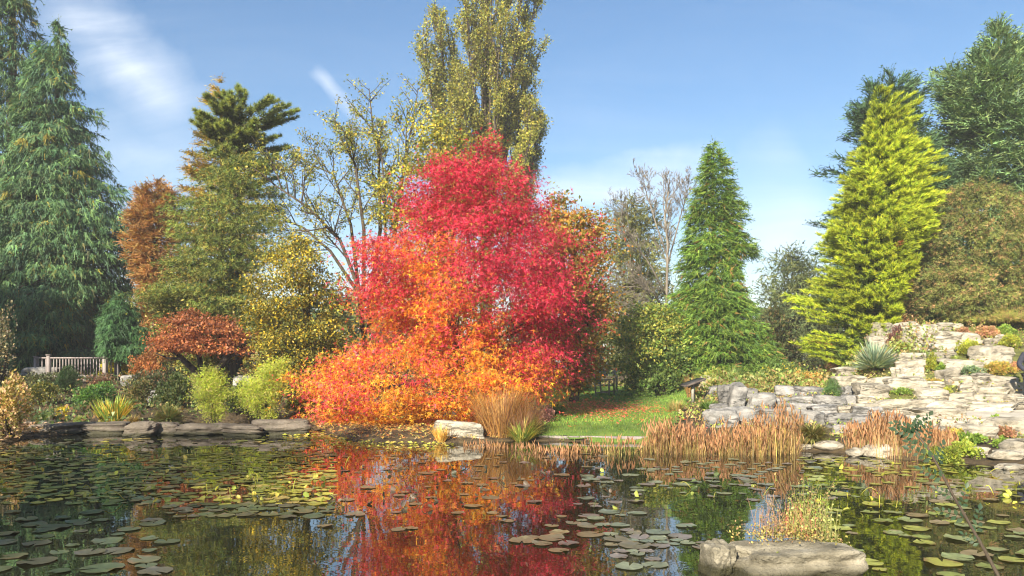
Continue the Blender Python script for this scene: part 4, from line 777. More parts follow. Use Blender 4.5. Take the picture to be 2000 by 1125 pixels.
bb = hit(1182, 773); bench = thing('garden_bench', 'silvery slatted garden bench half hidden by the red boughs', 'bench', bb)
FW = unit(np.array([.93, -.25, 0.])); LG = np.array([-FW[1], FW[0], 0.])
def bp(f, l, z): return bb + FW * f + LG * l + UP * z
for l in (-.7, .7):
    bar('leg', bp(.26, l, -.05), bp(.26, l, .62), .06, .06, bench, 'bench_wood'); bar('leg', bp(-.26, l, -.05), bp(-.34, l, .88), .06, .06, bench, 'bench_wood')
    bar('armrest', bp(-.32, l, .63), bp(.32, l, .65), .04, .07, bench, 'bench_wood'); bar('stretcher', bp(-.24, l, .16), bp(.24, l, .16), .05, .04, bench, 'bench_wood')
for f in np.linspace(-.22, .24, 6): bar('seat_slat', bp(f, -.72, .42), bp(f, .72, .42), .025, .065, bench, 'bench_wood')
for z0, f in ((.50, -.29), (.85, -.335)): bar('back_rail', bp(f, -.7, z0), bp(f, .7, z0), .07, .04, bench, 'bench_wood')
for l in np.linspace(-.6, .6, 10): bar('back_slat', bp(-.294, l, .53), bp(-.33, l, .82), .06, .016, bench, 'bench_wood')
pb = hit(1204, 768); pst = thing('wooden_post', 'thin grey wooden post standing behind the garden bench', 'post', pb)
bar('shaft', pb - UP * .1, pb + UP * 48 * pb[1] / F, .085, .085, pst, 'bench_wood'); m = MB(); m.box(pb + UP * (48 * pb[1] / F + .0), (.12, .12, .03)); m.build('cap', M['bench_wood'], pst)
e0, e1 = np.array([*wpt(1052, 859.5), .055]), np.array([*wpt(1296, 863.5), .055]); ed = thing('lawn_edging', 'pale timber edging along the front of the lawn at the water', 'edging', (e0 + e1) / 2)
for k in range(3):
    q = (e1 - e0) / 3; bar('plank', e0 + q * (k + .01) + UP * .006 * k, e0 + q * (k + .99) + UP * .006 * k, .09, .10, ed, 'wood')
for u, v, w, lbk in ((1216, 803, 20, 'larger dark molehill on the lawn right of the fallen red leaves'), (1242, 794, 15, 'smaller dark molehill further back on the lawn')):
    b = hit(u, v); w = w * b[1] / F; m = rock_mesh(w, w * .9, w * .5, 'soil', u, 8, 2.2, .12, strata=0); o = m.build('molehill', M['soil'], None, True, None); o.location = tuple(b + UP * .02); tag(o, lbk, 'molehill')
# hooped iron edging beside the path
for u, lbk in ((1943, 'left black iron hoop edging the path'), (1969, 'second black iron hoop edging the path right of the first'), (1995, 'black iron hoop edging the path cut by the frame')):
    b = hit(u, 803); s = b[1] / F; th = np.linspace(0, math.pi, 13); r = 12.5 * s
    pts = np.stack([b[0] + r * np.cos(th), np.full(13, b[1]), b[2] + .02 + 15 * s * np.sin(th) ** .7], 1); pts = np.vstack([pts[0] - UP * .1, pts, pts[-1] - UP * .1])
    m = MB(); m.tube(pts, .012, 6); o = m.build('iron_hoop', M['metal'], None, True, tuple(map(float, b))); tag(o, lbk, 'hoop edging', 'iron hoops along the path')

# ------------------------------------------------------------------ the visitor at the right edge
pf = hit(2014, 801); per = thing('person', 'person in a dark padded jacket cut by the right edge, standing on the path', 'person', pf)
def skin_obj(name, verts, edges, radii, mat, parent, root=0, lev=2):
    me = bpy.data.meshes.new(name); me.from_pydata([tuple(v) for v in verts], edges, []); o = bpy.data.objects.new(name, me); COL.objects.link(o); o.parent = parent
    me.materials.append(M[mat]); sm = o.modifiers.new('skin', 'SKIN')
    for k, v in enumerate(me.skin_vertices[0].data): v.radius = radii[k] if isinstance(radii[k], tuple) else (radii[k], radii[k]); v.use_root = (k == root)
    ss = o.modifiers.new('sub', 'SUBSURF'); ss.levels = lev; ss.render_levels = lev; sm.use_smooth_shade = True
    return o
BV = [(0, 0, .95), (0, 0, 1.12), (0, 0, 1.30), (0, 0, 1.43), (0, -.01, 1.51), (0, -.02, 1.59), (0, -.02, 1.70),
      (-.18, 0, 1.40), (-.29, .03, 1.14), (-.20, -.14, .98), (-.17, -.17, .93), (.18, 0, 1.40), (.29, .03, 1.14), (.20, -.14, .98), (.17, -.17, .93),
      (-.10, 0, .86), (-.12, -.02, .48), (-.13, .02, .09), (-.14, -.13, .04), (.10, 0, .86), (.12, -.03, .48), (.13, .02, .09), (.14, -.13, .04)]
BE = [(0, 1), (1, 2), (2, 3), (3, 4), (4, 5), (5, 6), (3, 7), (7, 8), (8, 9), (9, 10), (3, 11), (11, 12), (12, 13), (13, 14), (0, 15), (15, 16), (16, 17), (17, 18), (0, 19), (19, 20), (20, 21), (21, 22)]
BR = [(.15, .11), (.14, .10), (.16, .11), (.10, .08), (.06, .06), (.10, .115), (.10, .115), .06, .045, .035, .03, .06, .045, .035, .03, .085, .06, .045, .04, .085, .06, .045, .04]
skin_obj('body', BV, BE, BR, 'skin', per)
skin_obj('jacket', [(0, 0, .80), (0, 0, .98), (0, 0, 1.15), (0, 0, 1.32), (0, 0, 1.46), (-.19, 0, 1.41), (-.31, .03, 1.14), (-.215, -.13, .99), (.19, 0, 1.41), (.31, .03, 1.14), (.215, -.13, .99)],
         [(0, 1), (1, 2), (2, 3), (3, 4), (3, 5), (5, 6), (6, 7), (3, 8), (8, 9), (9, 10)], [(.20, .15), (.19, .14), (.185, .14), (.20, .145), (.085, .085), .085, .072, .06, .085, .072, .06], 'cloth_dark', per)
skin_obj('trousers', [(0, 0, .93), (-.10, 0, .84), (-.12, -.02, .48), (-.13, .02, .10), (.10, 0, .84), (.12, -.03, .48), (.13, .02, .10)], [(0, 1), (1, 2), (2, 3), (0, 4), (4, 5), (5, 6)], [(.16, .12), .105, .08, .068, .105, .08, .068], 'cloth_grey', per)
for sx in (-1, 1): skin_obj('shoe', [(sx * .13, .05, .05), (sx * .135, -.08, .045), (sx * .14, -.17, .035)], [(0, 1), (1, 2)], [.055, .055, .04], 'hair', per)
skin_obj('hair', [(0, .06, 1.64), (0, .03, 1.73), (0, -.05, 1.79)], [(0, 1), (1, 2)], [(.095, .08), (.11, .10), (.085, .05)], 'hair', per)
for sx in (-1, 1):
    m = MB(); m.tube([pf + [sx * .033, -.118, 1.675], pf + [sx * .033, -.128, 1.675]], [.012, .009], 8); m.build('eye', M['hair'], per, True)
    m = MB(); m.tube([pf + [sx * .088, .0, 1.63], pf + [sx * .10, .005, 1.66], pf + [sx * .092, .01, 1.69]], [.012, .018, .012], 6); m.build('ear', M['skin'], per, True)
m = MB(); m.tube([pf + [0, -.115, 1.675], pf + [0, -.135, 1.65], pf + [0, -.138, 1.635], pf + [0, -.115, 1.625]], [.008, .013, .016, .010], 6); m.build('nose', M['skin'], per, True)
m = MB(); m.tube([pf + [-.028, -.112, 1.597], pf + [0, -.122, 1.594], pf + [.028, -.112, 1.597]], [.004, .007, .004], 6); m.build('mouth', M['skin'], per, True)

# ------------------------------------------------------------------ grasses and reeds
REED = [(.20, .125, .05), (.145, .08, .035), (.26, .185, .08), (.09, .05, .027), (.17, .15, .045), (.28, .20, .06)]
def reed_bed(name, label, spans, n, pal, w=None, back=1.0):
    m = MB(); spans = np.array(spans, float)           # rows: u, v of the waterline, height in px
    u = np.interp(RNG.uniform(0, 1, n), np.linspace(0, 1, 200), np.linspace(spans[0, 0], spans[-1, 0], 200)); cl = .5 + .5 * noise(np.stack([u / 22, 0 * u, 0 * u], 1), 1.5, 3)
    u = u + RNG.normal(0, 5, n); vb = np.interp(u, spans[:, 0], spans[:, 1]) + RNG.normal(0, 2, n); hp = np.interp(u, spans[:, 0], spans[:, 2])
    d = CH * F / (vb - VH) + RNG.uniform(0, back, n); P = np.stack([(u - 1000) / F * d, d, 0 * d], 1); P[:, 2] = np.maximum(hgt(P[:, 0], P[:, 1]), -.08) - .02
    h = .86 * hp * d / F * RNG.uniform(.2, 1.05, n) ** .8 * (.50 + .58 * cl); ch = RNG.choice([0, 0, 0, 1], n); dr = rdir(n) * [1, 1, 0]
    C = palette(n, pal, w) * (.75 + .45 * noise(np.stack([u / 9, vb / 9, 0 * u], 1), 1.4, 6) ** 2)[:, None]
    for k in (0, 1):
        q = ch == k; m.emit((BLADES[k][0] * [1, .34, 1], BLADES[k][1]), P[q], UP + dr[q] * RNG.uniform(.02, .24, (q.sum(), 1)) + dr[q] * (RNG.uniform(size=(q.sum(), 1)) < .12) * .7, dr[q] + UP * .01, h[q], C[q])
    q = RNG.uniform(size=n) < .35; k = q.sum(); tp = P[q] + UP * (h[q] * .92)[:, None] + dr[q] * (h[q] * .1)[:, None]    # seed heads
    m.emit((LEAF[0] * [1, .25, 1], LEAF[1]), tp, UP + rdir(k) * .35, rdir(k), RNG.uniform(.10, .2, k), palette(k, [(.23, .125, .06), (.17, .09, .042)]))
    return tag(m.build(name, M['grass'], None, False, tuple(map(float, P.mean(0)))), label, 'reeds', kind='stuff')
reed_bed('reed_bed', 'large russet reed bed in the shallows right of the lawn', [(1262, 884, 62), (1278, 886, 92), (1310, 887, 98), (1370, 889, 78), (1400, 889, 66), (1440, 890, 80), (1478, 890, 118), (1510, 889, 96), (1540, 887, 84), (1566, 884, 62)], 3900, REED)
reed_bed('reed_bed', 'lighter orange reed bed in front of the pale limestone at the right', [(1652, 886, 30), (1690, 890, 52), (1706, 893, 78), (1728, 894, 96), (1750, 896, 74), (1800, 898, 70), (1850, 900, 62), (1866, 900, 40)], 2700, [(.30, .19, .095), (.24, .14, .07), (.34, .25, .13), (.18, .105, .055), (.24, .21, .07)])
reed_bed('reed_tufts', 'sparse straw reeds standing in water before the lawn edging', [(1120, 884, 20), (1142, 886, 34), (1165, 885, 26), (1188, 889, 44), (1215, 889, 52), (1240, 887, 40), (1262, 886, 36)], 380, [(.46, .30, .11), (.40, .22, .08), (.25, .26, .06)], back=.5)
reed_bed('water_iris', 'short bright green blades in the shallows at the lawn corner', [(905, 874, 14), (950, 876, 18), (1000, 880, 24), (1050, 886, 20), (1070, 890, 26), (1110, 888, 22), (1130, 886, 14)], 650, [(.14, .24, .04), (.10, .17, .03), (.22, .28, .05)], back=.6)
GLD = [(.26, .15, .045), (.20, .105, .04), (.32, .20, .065), (.14, .08, .04)]
tuft('ornamental_grass', 'tall golden feathery grass at the foot of the red tree', 'ornamental grass', 978, 858, 108, 108, 2200, GLD, spread=.42, bend=(0, 1, 1), bw=.22, lo=.15)
tuft('ornamental_grass', 'brownish purple grass right of the tall golden one', 'ornamental grass', 1022, 860, 86, 84, 1700, [(.15, .09, .05), (.12, .065, .045), (.20, .12, .055)], spread=.5, bend=(0, 1, 1), bw=.22, lo=.15)
tuft('sword_leaf_clump', 'green and yellow arching sword leaves in front of the golden grass', 'plant', 1020, 869, 92, 62, 420, [(.17, .22, .045), (.28, .27, .07), (.11, .16, .035), (.40, .30, .09)], spread=.75, bend=(1, 2), bw=.9)
tuft('sedge_clump', 'rounded dark green sedge on the left edge of the lawn', 'grass tuft', 1086, 815, 78, 42, 1300, [(.07, .115, .03), (.10, .15, .035), (.16, .17, .05)], spread=1.0, bend=(2, 3))
bush('purple_shrub', 'small dull purple shrub in front of the rounded sedge', 'shrub', 1066, 828, 38, 30, 900, .05, [(.20, .09, .09), (.28, .14, .11), (.14, .07, .06)])
tuft('straw_tuft', 'upright straw coloured tuft left of the flat fronted block', 'grass tuft', 860, 866, 34, 42, 260, [(.42, .30, .08), (.34, .22, .06)], spread=.5, bend=(0, 1), bw=.8)
tuft('orange_grass', 'small orange grass clump behind the lectern', 'grass tuft', 1352, 768, 26, 54, 260, [(.24, .14, .06), (.18, .11, .04)], spread=.3, bend=(0, 1), bw=.4, d=27)
tuft('grass_tuft', 'dark green grass beside the posts of the lectern', 'grass tuft', 1385, 806, 46, 34, 500, [(.07, .13, .03), (.11, .17, .04)], spread=.8, bend=(1, 2))
tuft('grass_tuft', 'thin straw and green grass at the foot of the lectern', 'grass tuft', 1322, 806, 56, 34, 420, [(.16, .18, .06), (.30, .22, .09)], spread=.7, bend=(0, 1, 2), bw=.7)
tuft('sedge_clump', 'olive drooping sedge between the two reed beds', 'grass tuft', 1590, 868, 76, 52, 1700, [(.14, .14, .045), (.20, .17, .06), (.09, .10, .03)], spread=1.1, bend=(2, 3))
# ------------------------------------------------------------------ flower bed and rockery planting
tuft('spiky_grass', 'pale green fountain of fine grass behind the grey boulders', 'grass tuft', 1436, 757, 92, 46, 1500, [(.20, .26, .09), (.26, .30, .12), (.14, .19, .06)], spread=1.0, bend=(0, 1))
tuft('dark_yucca', 'small dark spiky plant right of the pale fountain grass', 'plant', 1490, 756, 52, 40, 300, [(.06, .09, .045), (.09, .12, .06)], spread=1.0, bend=(0,), wide=True)
def daisy(P, C):
    k = RNG.uniform(size=len(P)) < .07; C = C.copy(); C[k] = palette(k.sum(), [(.62, .33, .015), (.6, .22, .02)]); return C
bush('flower_bed_plant', 'tall bushy green perennial dotted with orange yellow daisies', 'plant', 1548, 764, 120, 56, 5200, .06, [(.09, .13, .03), (.13, .16, .04), (.06, .10, .025)], colfn=daisy)
bush('flower_bed_plant', 'blue green feathery plant at the foot of the brown drooping shrub', 'plant', 1632, 781, 64, 40, 2400, .05, [(.07, .13, .045), (.10, .17, .05)], tmpl=SPIKE)
bush('brown_shrub', 'brown drooping shrub hanging over the rock left of the yucca', 'shrub', 1632, 746, 48, 58, 2800, .07, [(.20, .105, .045), (.15, .08, .035), (.26, .15, .06)], up=-.8, tmpl=SPIKE, mat='leaf')
bush('heath_shrub', 'low yellow green plant beside the lectern stone', 'shrub', 1398, 764, 46, 26, 1300, .06, [(.26, .27, .04), (.18, .21, .03)])
bush('green_shrub', 'bright green shrub at the foot of the thuja', 'shrub', 1405, 752, 120, 40, 3200, .09, [(.11, .16, .03), (.17, .2, .04), (.2, .2, .05)], d=29)
bush('green_shrub', 'fresh green leafy shrub under the dark far conifer', 'shrub', 1510, 735, 84, 56, 2800, .10, [(.08, .14, .03), (.12, .18, .04)], d=29)
bush('dark_shrub', 'dark thicket behind the flower bed under the yellow cypress', 'shrub', 1525, 730, 130, 140, 5000, .14, [(.05, .065, .02), (.035, .05, .018), (.10, .08, .03)], d=33)
bush('orange_perennial', 'orange brown perennials left of the brown drooping shrub', 'plant', 1585, 742, 66, 38, 1700, .07, [(.30, .20, .05), (.16, .18, .05), (.40, .2, .05)], d=26.5)
stone_at(1370, 737, 1404, 758, 'boulder', 'stone', label='pale cut boulder behind the lectern', cat='boulder', dmul=.5, blocky=7)
yb = hit(1708, 732); yr = thing('yucca', 'big blue green spiky yucca on the limestone terrace', 'yucca', yb); s = yb[1] / F; n = 520
dr = rdir(n); dr[:, 2] = np.abs(dr[:, 2]) * 1.15 - .12; P = yb + [0, 0, 16 * s] + rdir(n) * .07
m = MB(); m.emit((WBLADES[0][0] * [1, .62, 1], WBLADES[0][1]), P, dr, rdir(n) * .5 + UP, 56 * s * RNG.uniform(.7, 1.05, n), palette(n, [(.14, .185, .13), (.19, .235, .165), (.10, .14, .10), (.25, .26, .17)])); m.build('leaves', M['grass'], yr)
n = 60; m = MB(); m.emit((WBLADES[2][0] * [1, .5, 1], WBLADES[2][1]), yb + UP * .1 + rdir(n) * .1, rdir(n) * [1, 1, .3] - UP * .9, rdir(n) + UP, 30 * s, palette(n, [(.34, .27, .16), (.26, .2, .11)])); m.build('dead_leaves', M['grass'], yr)
m = MB(); m.tube([yb - UP * .1, yb + UP * 17 * s], [.12, .1], 8); m.build('stem', M['bark'], yr, True)
CU = dict(y=[(.24, .26, .03), (.30, .29, .04), (.17, .21, .03)], g=[(.13, .20, .03), (.18, .24, .04), (.09, .15, .03)], r=[(.30, .15, .09), (.22, .16, .06), (.36, .2, .12)], p=[(.12, .055, .055), (.18, .09, .07)], b=[(.12, .18, .10), (.17, .23, .12)], o=[(.30, .26, .05), (.36, .22, .06), (.2, .2, .04)])
for u, v, w, h, k, lb_ in ((1825, 727, 38, 34, 'y', 'rounded yellow green cushion over the small dark cave'), (1842, 735, 28, 22, 'g', 'green cushion touching the rounded yellow one'), (1762, 688, 44, 14, 'y', 'flat yellow cushion under the top blocks left'),
                         (1752, 674, 38, 34, 'p', 'dark purple twiggy shrub between the top blocks and yucca'), (1900, 700, 62, 32, 'y', 'big yellow green cushion left of the largest boulder'), (1978, 686, 64, 28, 'y', 'yellow green mat above the largest boulder at the right'),
                         (1895, 742, 66, 22, 'b', 'blue green low mat in the middle terrace'), (1955, 738, 84, 24, 'o', 'yellow orange mat under the largest boulder'), (1885, 664, 40, 20, 'r', 'reddish low shrub right of the top big blocks'), (1936, 664, 56, 22, 'r', 'reddish and green low shrub below the bronze conifer'),
                         (1970, 660, 54, 22, 'g', 'dark green cushion at the right under the bronze conifer'), (1765, 776, 48, 12, 'g', 'bright green mat on the layered stones below the yucca'), (1830, 762, 40, 16, 'o', 'straw and green mat under the small cave'),
                         (1848, 782, 20, 20, 'y', 'small yellow cushion in a stone gap near the path'), (1953, 843, 34, 26, 'g', 'small fresh green bush on the fractured ledge under the path'), (1965, 803, 30, 15, 'o', 'orange plant inside the iron hoops'), (1985, 750, 16, 12, 'g', 'tiny green plant at the right edge beside the person'),
                         (1940, 800, 20, 6, 'o', 'orange low plant under the left iron hoop'), (1720, 757, 44, 10, 'o', 'dry straw mat under the yucca'), (1780, 668, 46, 14, 'g', 'dark green plant left of the two big top blocks'), (1985, 728, 26, 16, 'r', 'orange red plant by the person at the right'),
                         (1905, 870, 60, 18, 'g', 'green moss slope beside the stream'), (1870, 868, 54, 26, 'o', 'olive grass bank at the right end of the small reed bed'), (1965, 876, 40, 18, 'g', 'green tuft left of the white rounded boulder'), (1962, 858, 44, 20, 'r', 'reddish plant above the white rounded boulder')):
    bush('cushion_plant', lb_, 'plant', u, v, w, h, max(500, int(w * h * 1.6)), .05, CU[k], lump=.2, depth=.7, nl=5)
tuft('grass_tuft', 'pale green grass tuft left of the largest pale boulder', 'grass tuft', 1868, 707, 34, 18, 300, [(.24, .28, .06), (.18, .22, .05)], spread=.8, bend=(1, 2))
for u, v, w, h, lb_ in ((1870, 906, 66, 34, 'bright yellow green cress spreading into the water'), (1902, 903, 62, 30, 'bright yellow green cress right of the first patch'), (1836, 902, 50, 22, 'dull green cress at the right foot of the small reed bed')):
    b = np.array([*wpt(u, v), 0]); bush('cress_patch', lb_, 'plant', u, v, w, h, 1700, .045, [(.22, .27, .03), (.16, .22, .03), (.26, .28, .05)], d=float(b[1]), depth=1.1)
conifer('cypress_bush', 'low bronze green conifer spreading over the right end of the top terrace', 'shrub', 1955, 28.3, [(606, 1930, 1990), (620, 1900, 2030), (640, 1882, 2070), (658, 1890, 2080)], 170, 40, .18, TUFT, [(.12, .145, .03), (.17, .17, .035), (.22, .15, .06)], None, .2, .15, 0, .4, .08, lat=.3)
broadleaf('cotoneaster_shrub', 'reddish green open shrub between yellow cypress and bronze conifer', 'shrub', 1733, 29, [(560, 1715, 1750), (585, 1700, 1765), (620, 1692, 1770), (648, 1700, 1765)], 90, 60, .09, LEAF, [(.16, .10, .04), (.12, .12, .04), (.22, .11, .06)], None, .35, tr=.05)
bush('green_shrub', 'mid green low bush just behind the top blocks', 'shrub', 1835, 634, 62, 24, 1500, .07, [(.09, .14, .05), (.13, .18, .06)])

# ------------------------------------------------------------------ plants on the near rock and the shoot in the foreground
rk = np.array([*wpt(1521, 1128), 0]); top = lambda u, v: px(u, v, rk[1] + .42)
n = 2400; uu = RNG.normal(1545, 50, n); uu = np.clip(uu, 1435, 1640); P = np.stack([(uu - 1000) / F * (rk[1] + .4), rk[1] + .4 + RNG.normal(0, .13, n), 0 * uu], 1)
P[:, 2] = .24 + .04 * RNG.normal(0, 1, n) + .05 * np.exp(-((uu - 1540) / 50) ** 2) - .10 * sstep(1600, 1660, uu)
m = MB(); m.emit(LEAF, P, rdir(n) + UP * .5, rdir(n) + UP, RNG.uniform(.012, .03, n), palette(n, [(.22, .18, .07), (.16, .15, .05), (.24, .14, .07), (.30, .24, .07), (.12, .13, .04)]))
tag(m.build('stonecrop_mat', M['leaf'], None, False, tuple(map(float, P.mean(0)))), 'yellow and pink stonecrop mat covering the top of the near rock', 'plant')
def stems(label, name, specs, n, pal, leafpal, lsz=.02, nleaf=9, r=.0022, fan=.5):
    m = MB(); c = top(specs[0], 1062); c[2] = .22; root = thing(name, label, 'plant', c); lv_ = MB()
    for k in range(n):
        u0 = RNG.uniform(specs[0], specs[1]); h = RNG.uniform(specs[2], specs[3]); b = top(u0, 1062) + [0, RNG.normal(0, .09), 0]; b[2] = .21
        lean = np.array([RNG.normal(0, .16) * fan * 2, RNG.normal(0, .12), 0]); t = np.linspace(0, 1, 5)[:, None]
        pts = b + UP * h * t + lean * h * t ** 1.5; m.tube(pts, r * np.linspace(1.2, .5, 5), 3, palette(1, pal)[0])
        q = RNG.uniform(.25, 1, nleaf); L = b + UP * (h * q)[:, None] + lean * (h * q ** 1.5)[:, None]
        lv_.emit(LEAF, L, rdir(nleaf) + UP * .3, rdir(nleaf), lsz * RNG.uniform(.5, 1.2, nleaf), palette(nleaf, leafpal))
    m.build('stem', M['grass'], root); lv_.build('leaves', M['leaf'], root)
stems('red stemmed plants standing on the near rock', 'willowherb', (1535, 1590, .18, .36), 34, [(.30, .08, .08), (.34, .14, .10)], [(.24, .12, .06), (.18, .16, .05)], .02, 8)
stems('bushy dark green stems with small leaves at the back of the near rock', 'loosestrife', (1555, 1610, .30, .52), 50, [(.16, .13, .06), (.14, .14, .05)], [(.10, .14, .03), (.16, .2, .04), (.2, .14, .06)], .024, 16)
stems('thin dry stems with dark seed heads on the left of the near rock', 'dry_weeds', (1480, 1530, .16, .40), 34, [(.18, .11, .08), (.26, .17, .10)], [(.14, .08, .06), (.22, .14, .08)], .014, 12)
stems('pale green grass stems in the centre of the near rock', 'rock_grass', (1545, 1625, .14, .34), 130, [(.26, .24, .11), (.22, .25, .08)], [(.26, .27, .09)], .03, 2, .0018)
sd = 2.6; sp = [(1955, 1135), (1925, 1078), (1893, 1022), (1862, 968), (1833, 912), (1812, 875), (1790, 846), (1783, 838)]
SP = np.array([px(u, v, sd + .02 * k) for k, (u, v) in enumerate(sp)]); g0 = np.array([SP[0, 0] + .16, sd - .05, H(SP[0, 0] + .16, sd - .05) - .05]); SP = np.vstack([g0, (g0 + SP[0]) / 2 + [.03, 0, 0], SP])
shoot = thing('rose_shoot', 'thin dark leafy shoot leaning in from the lower right corner close to the viewer', 'plant', g0)
m = MB(); m.tube(SP, np.linspace(.0075, .0026, len(SP)), 6, (.14, .10, .09)); m.build('stem', M['bark'], shoot, True)
def leaflet_row(base, ax, L, nn=4):
    P, A, Nn, Sz = [], [], [], []
    ax = unit(ax); sdv = unit(np.cross(ax, [0, 1, .3])); 
    for k in range(nn):
        for sg in (-1, 1): P.append(base + ax * L * (k + .6) / nn); A.append(ax * .6 + sg * sdv); Nn.append([0.1 * sg, -1, .5]); Sz.append(L * .36 * (1 - .12 * k))
    P.append(base + ax * L); A.append(ax); Nn.append([0, -1, .5]); Sz.append(L * .36)
    return np.array(P), np.array(A), np.array(Nn), np.array(Sz)
for k, (q, sg) in enumerate(((1., 1), (.985, -1), (.955, -1), (.945, 1), (.90, -1), (.885, 1), (.83, 1), (.80, -1), (.765, 1), (.71, 1), (.68, -1), (.62, 1), (.55, 1), (.50, -1), (.46, 1), (.40, -1), (.36, 1))):
    f = q * (len(SP) - 1); i = min(int(f), len(SP) - 2); b = SP[i] + (SP[i + 1] - SP[i]) * (f - i); tg = unit(SP[i + 1] - SP[i]); nrm = unit(np.cross(tg, [0, 1, 0]))
    P, A, Nn, Sz = leaflet_row(b, tg * .55 + nrm * sg * RNG.uniform(.55, 1.1) + [0, RNG.normal(0, .3), .25], RNG.uniform(.055, .085)); m = MB(); m.emit(LEAF, P, A, Nn + RNG.normal(0, .2, Nn.shape), Sz, palette(len(P), [(.022, .04, .02), (.03, .05, .026)])); m.build('leaf', M['leaf'], shoot)

# ------------------------------------------------------------------ lily pads
def pad_mesh(seed, col, ragged=.05):
    r = np.random.default_rng(seed); k = 15; th = np.linspace(.16, 2 * np.pi - .16, k); rr = 1 + ragged * np.sin(th * 3 + r.uniform(0, 6)) + r.normal(0, .02, k)
    w = .02 * np.sin(th * 2 + r.uniform(0, 6)) + r.uniform(0, .02) + np.where(r.uniform(size=k) < .12, .10, 0)
    ring = np.stack([rr * np.cos(th), rr * np.sin(th), np.maximum(w, 0)], 1); inn = np.stack([.55 * np.cos(th), .55 * np.sin(th), .006 + 0 * th], 1)
    V = np.vstack([[[.04, 0, 0]], inn, ring]); T = [(0, i, i + 1) for i in range(1, k)]
    for i in range(1, k): T += [(i, i + k, i + k + 1), (i, i + k + 1, i + 1)]
    C = np.repeat(np.array([col]), len(V), 0) * (1 + .12 * r.normal(size=(len(V), 1)))
    C[1:] *= np.tile(np.where(np.arange(k) % 2 == 0, 1.12, .86), 2)[:, None]; wn = (np.sin(th * 1.5 + r.uniform(0, 6)) > .72) & (r.uniform() < .6); C[k + 1:][wn] = np.array([.16, .10, .045]) * r.uniform(.6, 1.3)
    C[k + 1:] = C[k + 1:] * .9 + np.array([.16, .09, .03]) * .1 * r.uniform(0, 3)
    return V, np.array(T), C
PADC = dict(left=[(.42, .40, .06), (.52, .46, .07), (.30, .32, .06), (.44, .33, .10), (.24, .27, .06)], dark=[(.07, .095, .045), (.095, .12, .055), (.12, .125, .06), (.09, .085, .055)],  # left set brightened for the sunlit band, dark set lowered for the shade
            mid=[(.15, .13, .07), (.18, .14, .07), (.12, .10, .08), (.20, .17, .08)], right=[(.22, .26, .07), (.30, .32, .07), (.18, .21, .09), (.26, .20, .11), (.36, .36, .07)], grey=[(.17, .20, .13), (.21, .23, .13), (.18, .15, .12)], yel=[(.40, .38, .05), (.34, .32, .05), (.22, .24, .05)])
ZONES = [('left', 800, (-260, 655, 884, 985), .08, .155), ('dark', 60, (-160, 240, 856, 900), .10, .17), ('left', 90, (200, 640, 856, 890), .09, .15), ('dark', 46, (-120, 330, 1000, 1120), .13, .20), ('dark', 34, (330, 640, 985, 1010), .13, .19), ('mid', 60, (620, 1180, 900, 1035), .08, .15), ('mid', 24, (640, 1250, 885, 905), .08, .14),
         ('mid', 12, (1000, 1240, 1035, 1085), .14, .19), ('grey', 60, (1130, 1520, 925, 1045), .11, .18), ('grey', 48, (1250, 1600, 896, 925), .09, .15), ('yel', 90, (1560, 2080, 893, 930), .08, .15), ('right', 40, (1560, 2080, 930, 985), .11, .17), ('right', 58, (1570, 2120, 985, 1125), .12, .19), ('grey', 20, (1200, 1380, 1045, 1110), .13, .18)]
ZL = dict(left=('lily pad in the crowded left half of the pond', 'yellowing pads on the left of the pond'), dark=('lily pad in the shaded left water', 'green pads toned down for the shade on the left water'), mid=('lily pad on the reflection of the red tree', 'brownish pads over the red reflection'),
          grey=('lily pad left of the near rock and the reeds', 'grey green pads in the middle right water'), yel=('lily pad floating near the right shore', 'bright yellow pads near the right shore'), right=('lily pad floating right of the near rock', 'mottled green pads right of the near rock'))
PADW = dict(left=['olive yellow', 'golden yellow', 'dull green', 'rusty', 'dark olive'], dark=['deep green', 'mid green', 'olive', 'brown green'], mid=['dark brown', 'mid brown', 'mauve brown', 'tan'], right=['fresh green', 'yellow green', 'deep green', 'brownish', 'pale yellow'], grey=['grey green', 'light olive', 'greyish brown'], yel=['bright yellow', 'lemon', 'greenish yellow'])
pads = []; grid = {}
RK = np.array([(1521 - 1000) / F * rk[1], rk[1] + .42])
for z, n, (ua, ub, va, vb_), r0, r1 in ZONES:
    got = 0; tries = 0
    while got < n and tries < n * 14:
        tries += 1; v = 1 / (1 / (va - VH) + RNG.uniform(0, 1) ** 1.0 * (1 / (vb_ - VH) - 1 / (va - VH))) + VH; u = RNG.uniform(ua, ub); x, y = wpt(u, v); r = (.84 if z in ('left', 'dark') else .76) * RNG.uniform(r0, r1) * RNG.choice([.55, .75, .9, 1.0, 1.08])
        if noise(np.array([[x, y, 0]]), 1.3, 7)[0] < RNG.uniform(-1.3, .25): continue
        if abs(x - RK[0]) < .85 and abs(y - RK[1]) < .6: continue
        if float(sdist(np.array([x]), np.array([y]))[0]) > -.15: continue
        c = (int(x * 2), int(y * 2)); ok = True
        for i in (-1, 0, 1):
            for j in (-1, 0, 1):
                for (qx, qy, qr) in grid.get((c[0] + i, c[1] + j), ()):
                    if (qx - x) ** 2 + (qy - y) ** 2 < (.80 * (qr + r)) ** 2: ok = False
        if not ok: continue
        grid.setdefault(c, []).append((x, y, r)); pads.append((z, x, y, r)); got += 1
pads.sort(key=lambda p: -p[3] / p[2] ** 1.5)
vis = [p for p in pads if abs(p[1]) / p[2] * F < 1000]; big = set(map(id, vis[:300])); PM = {}; stuffpads = MB()
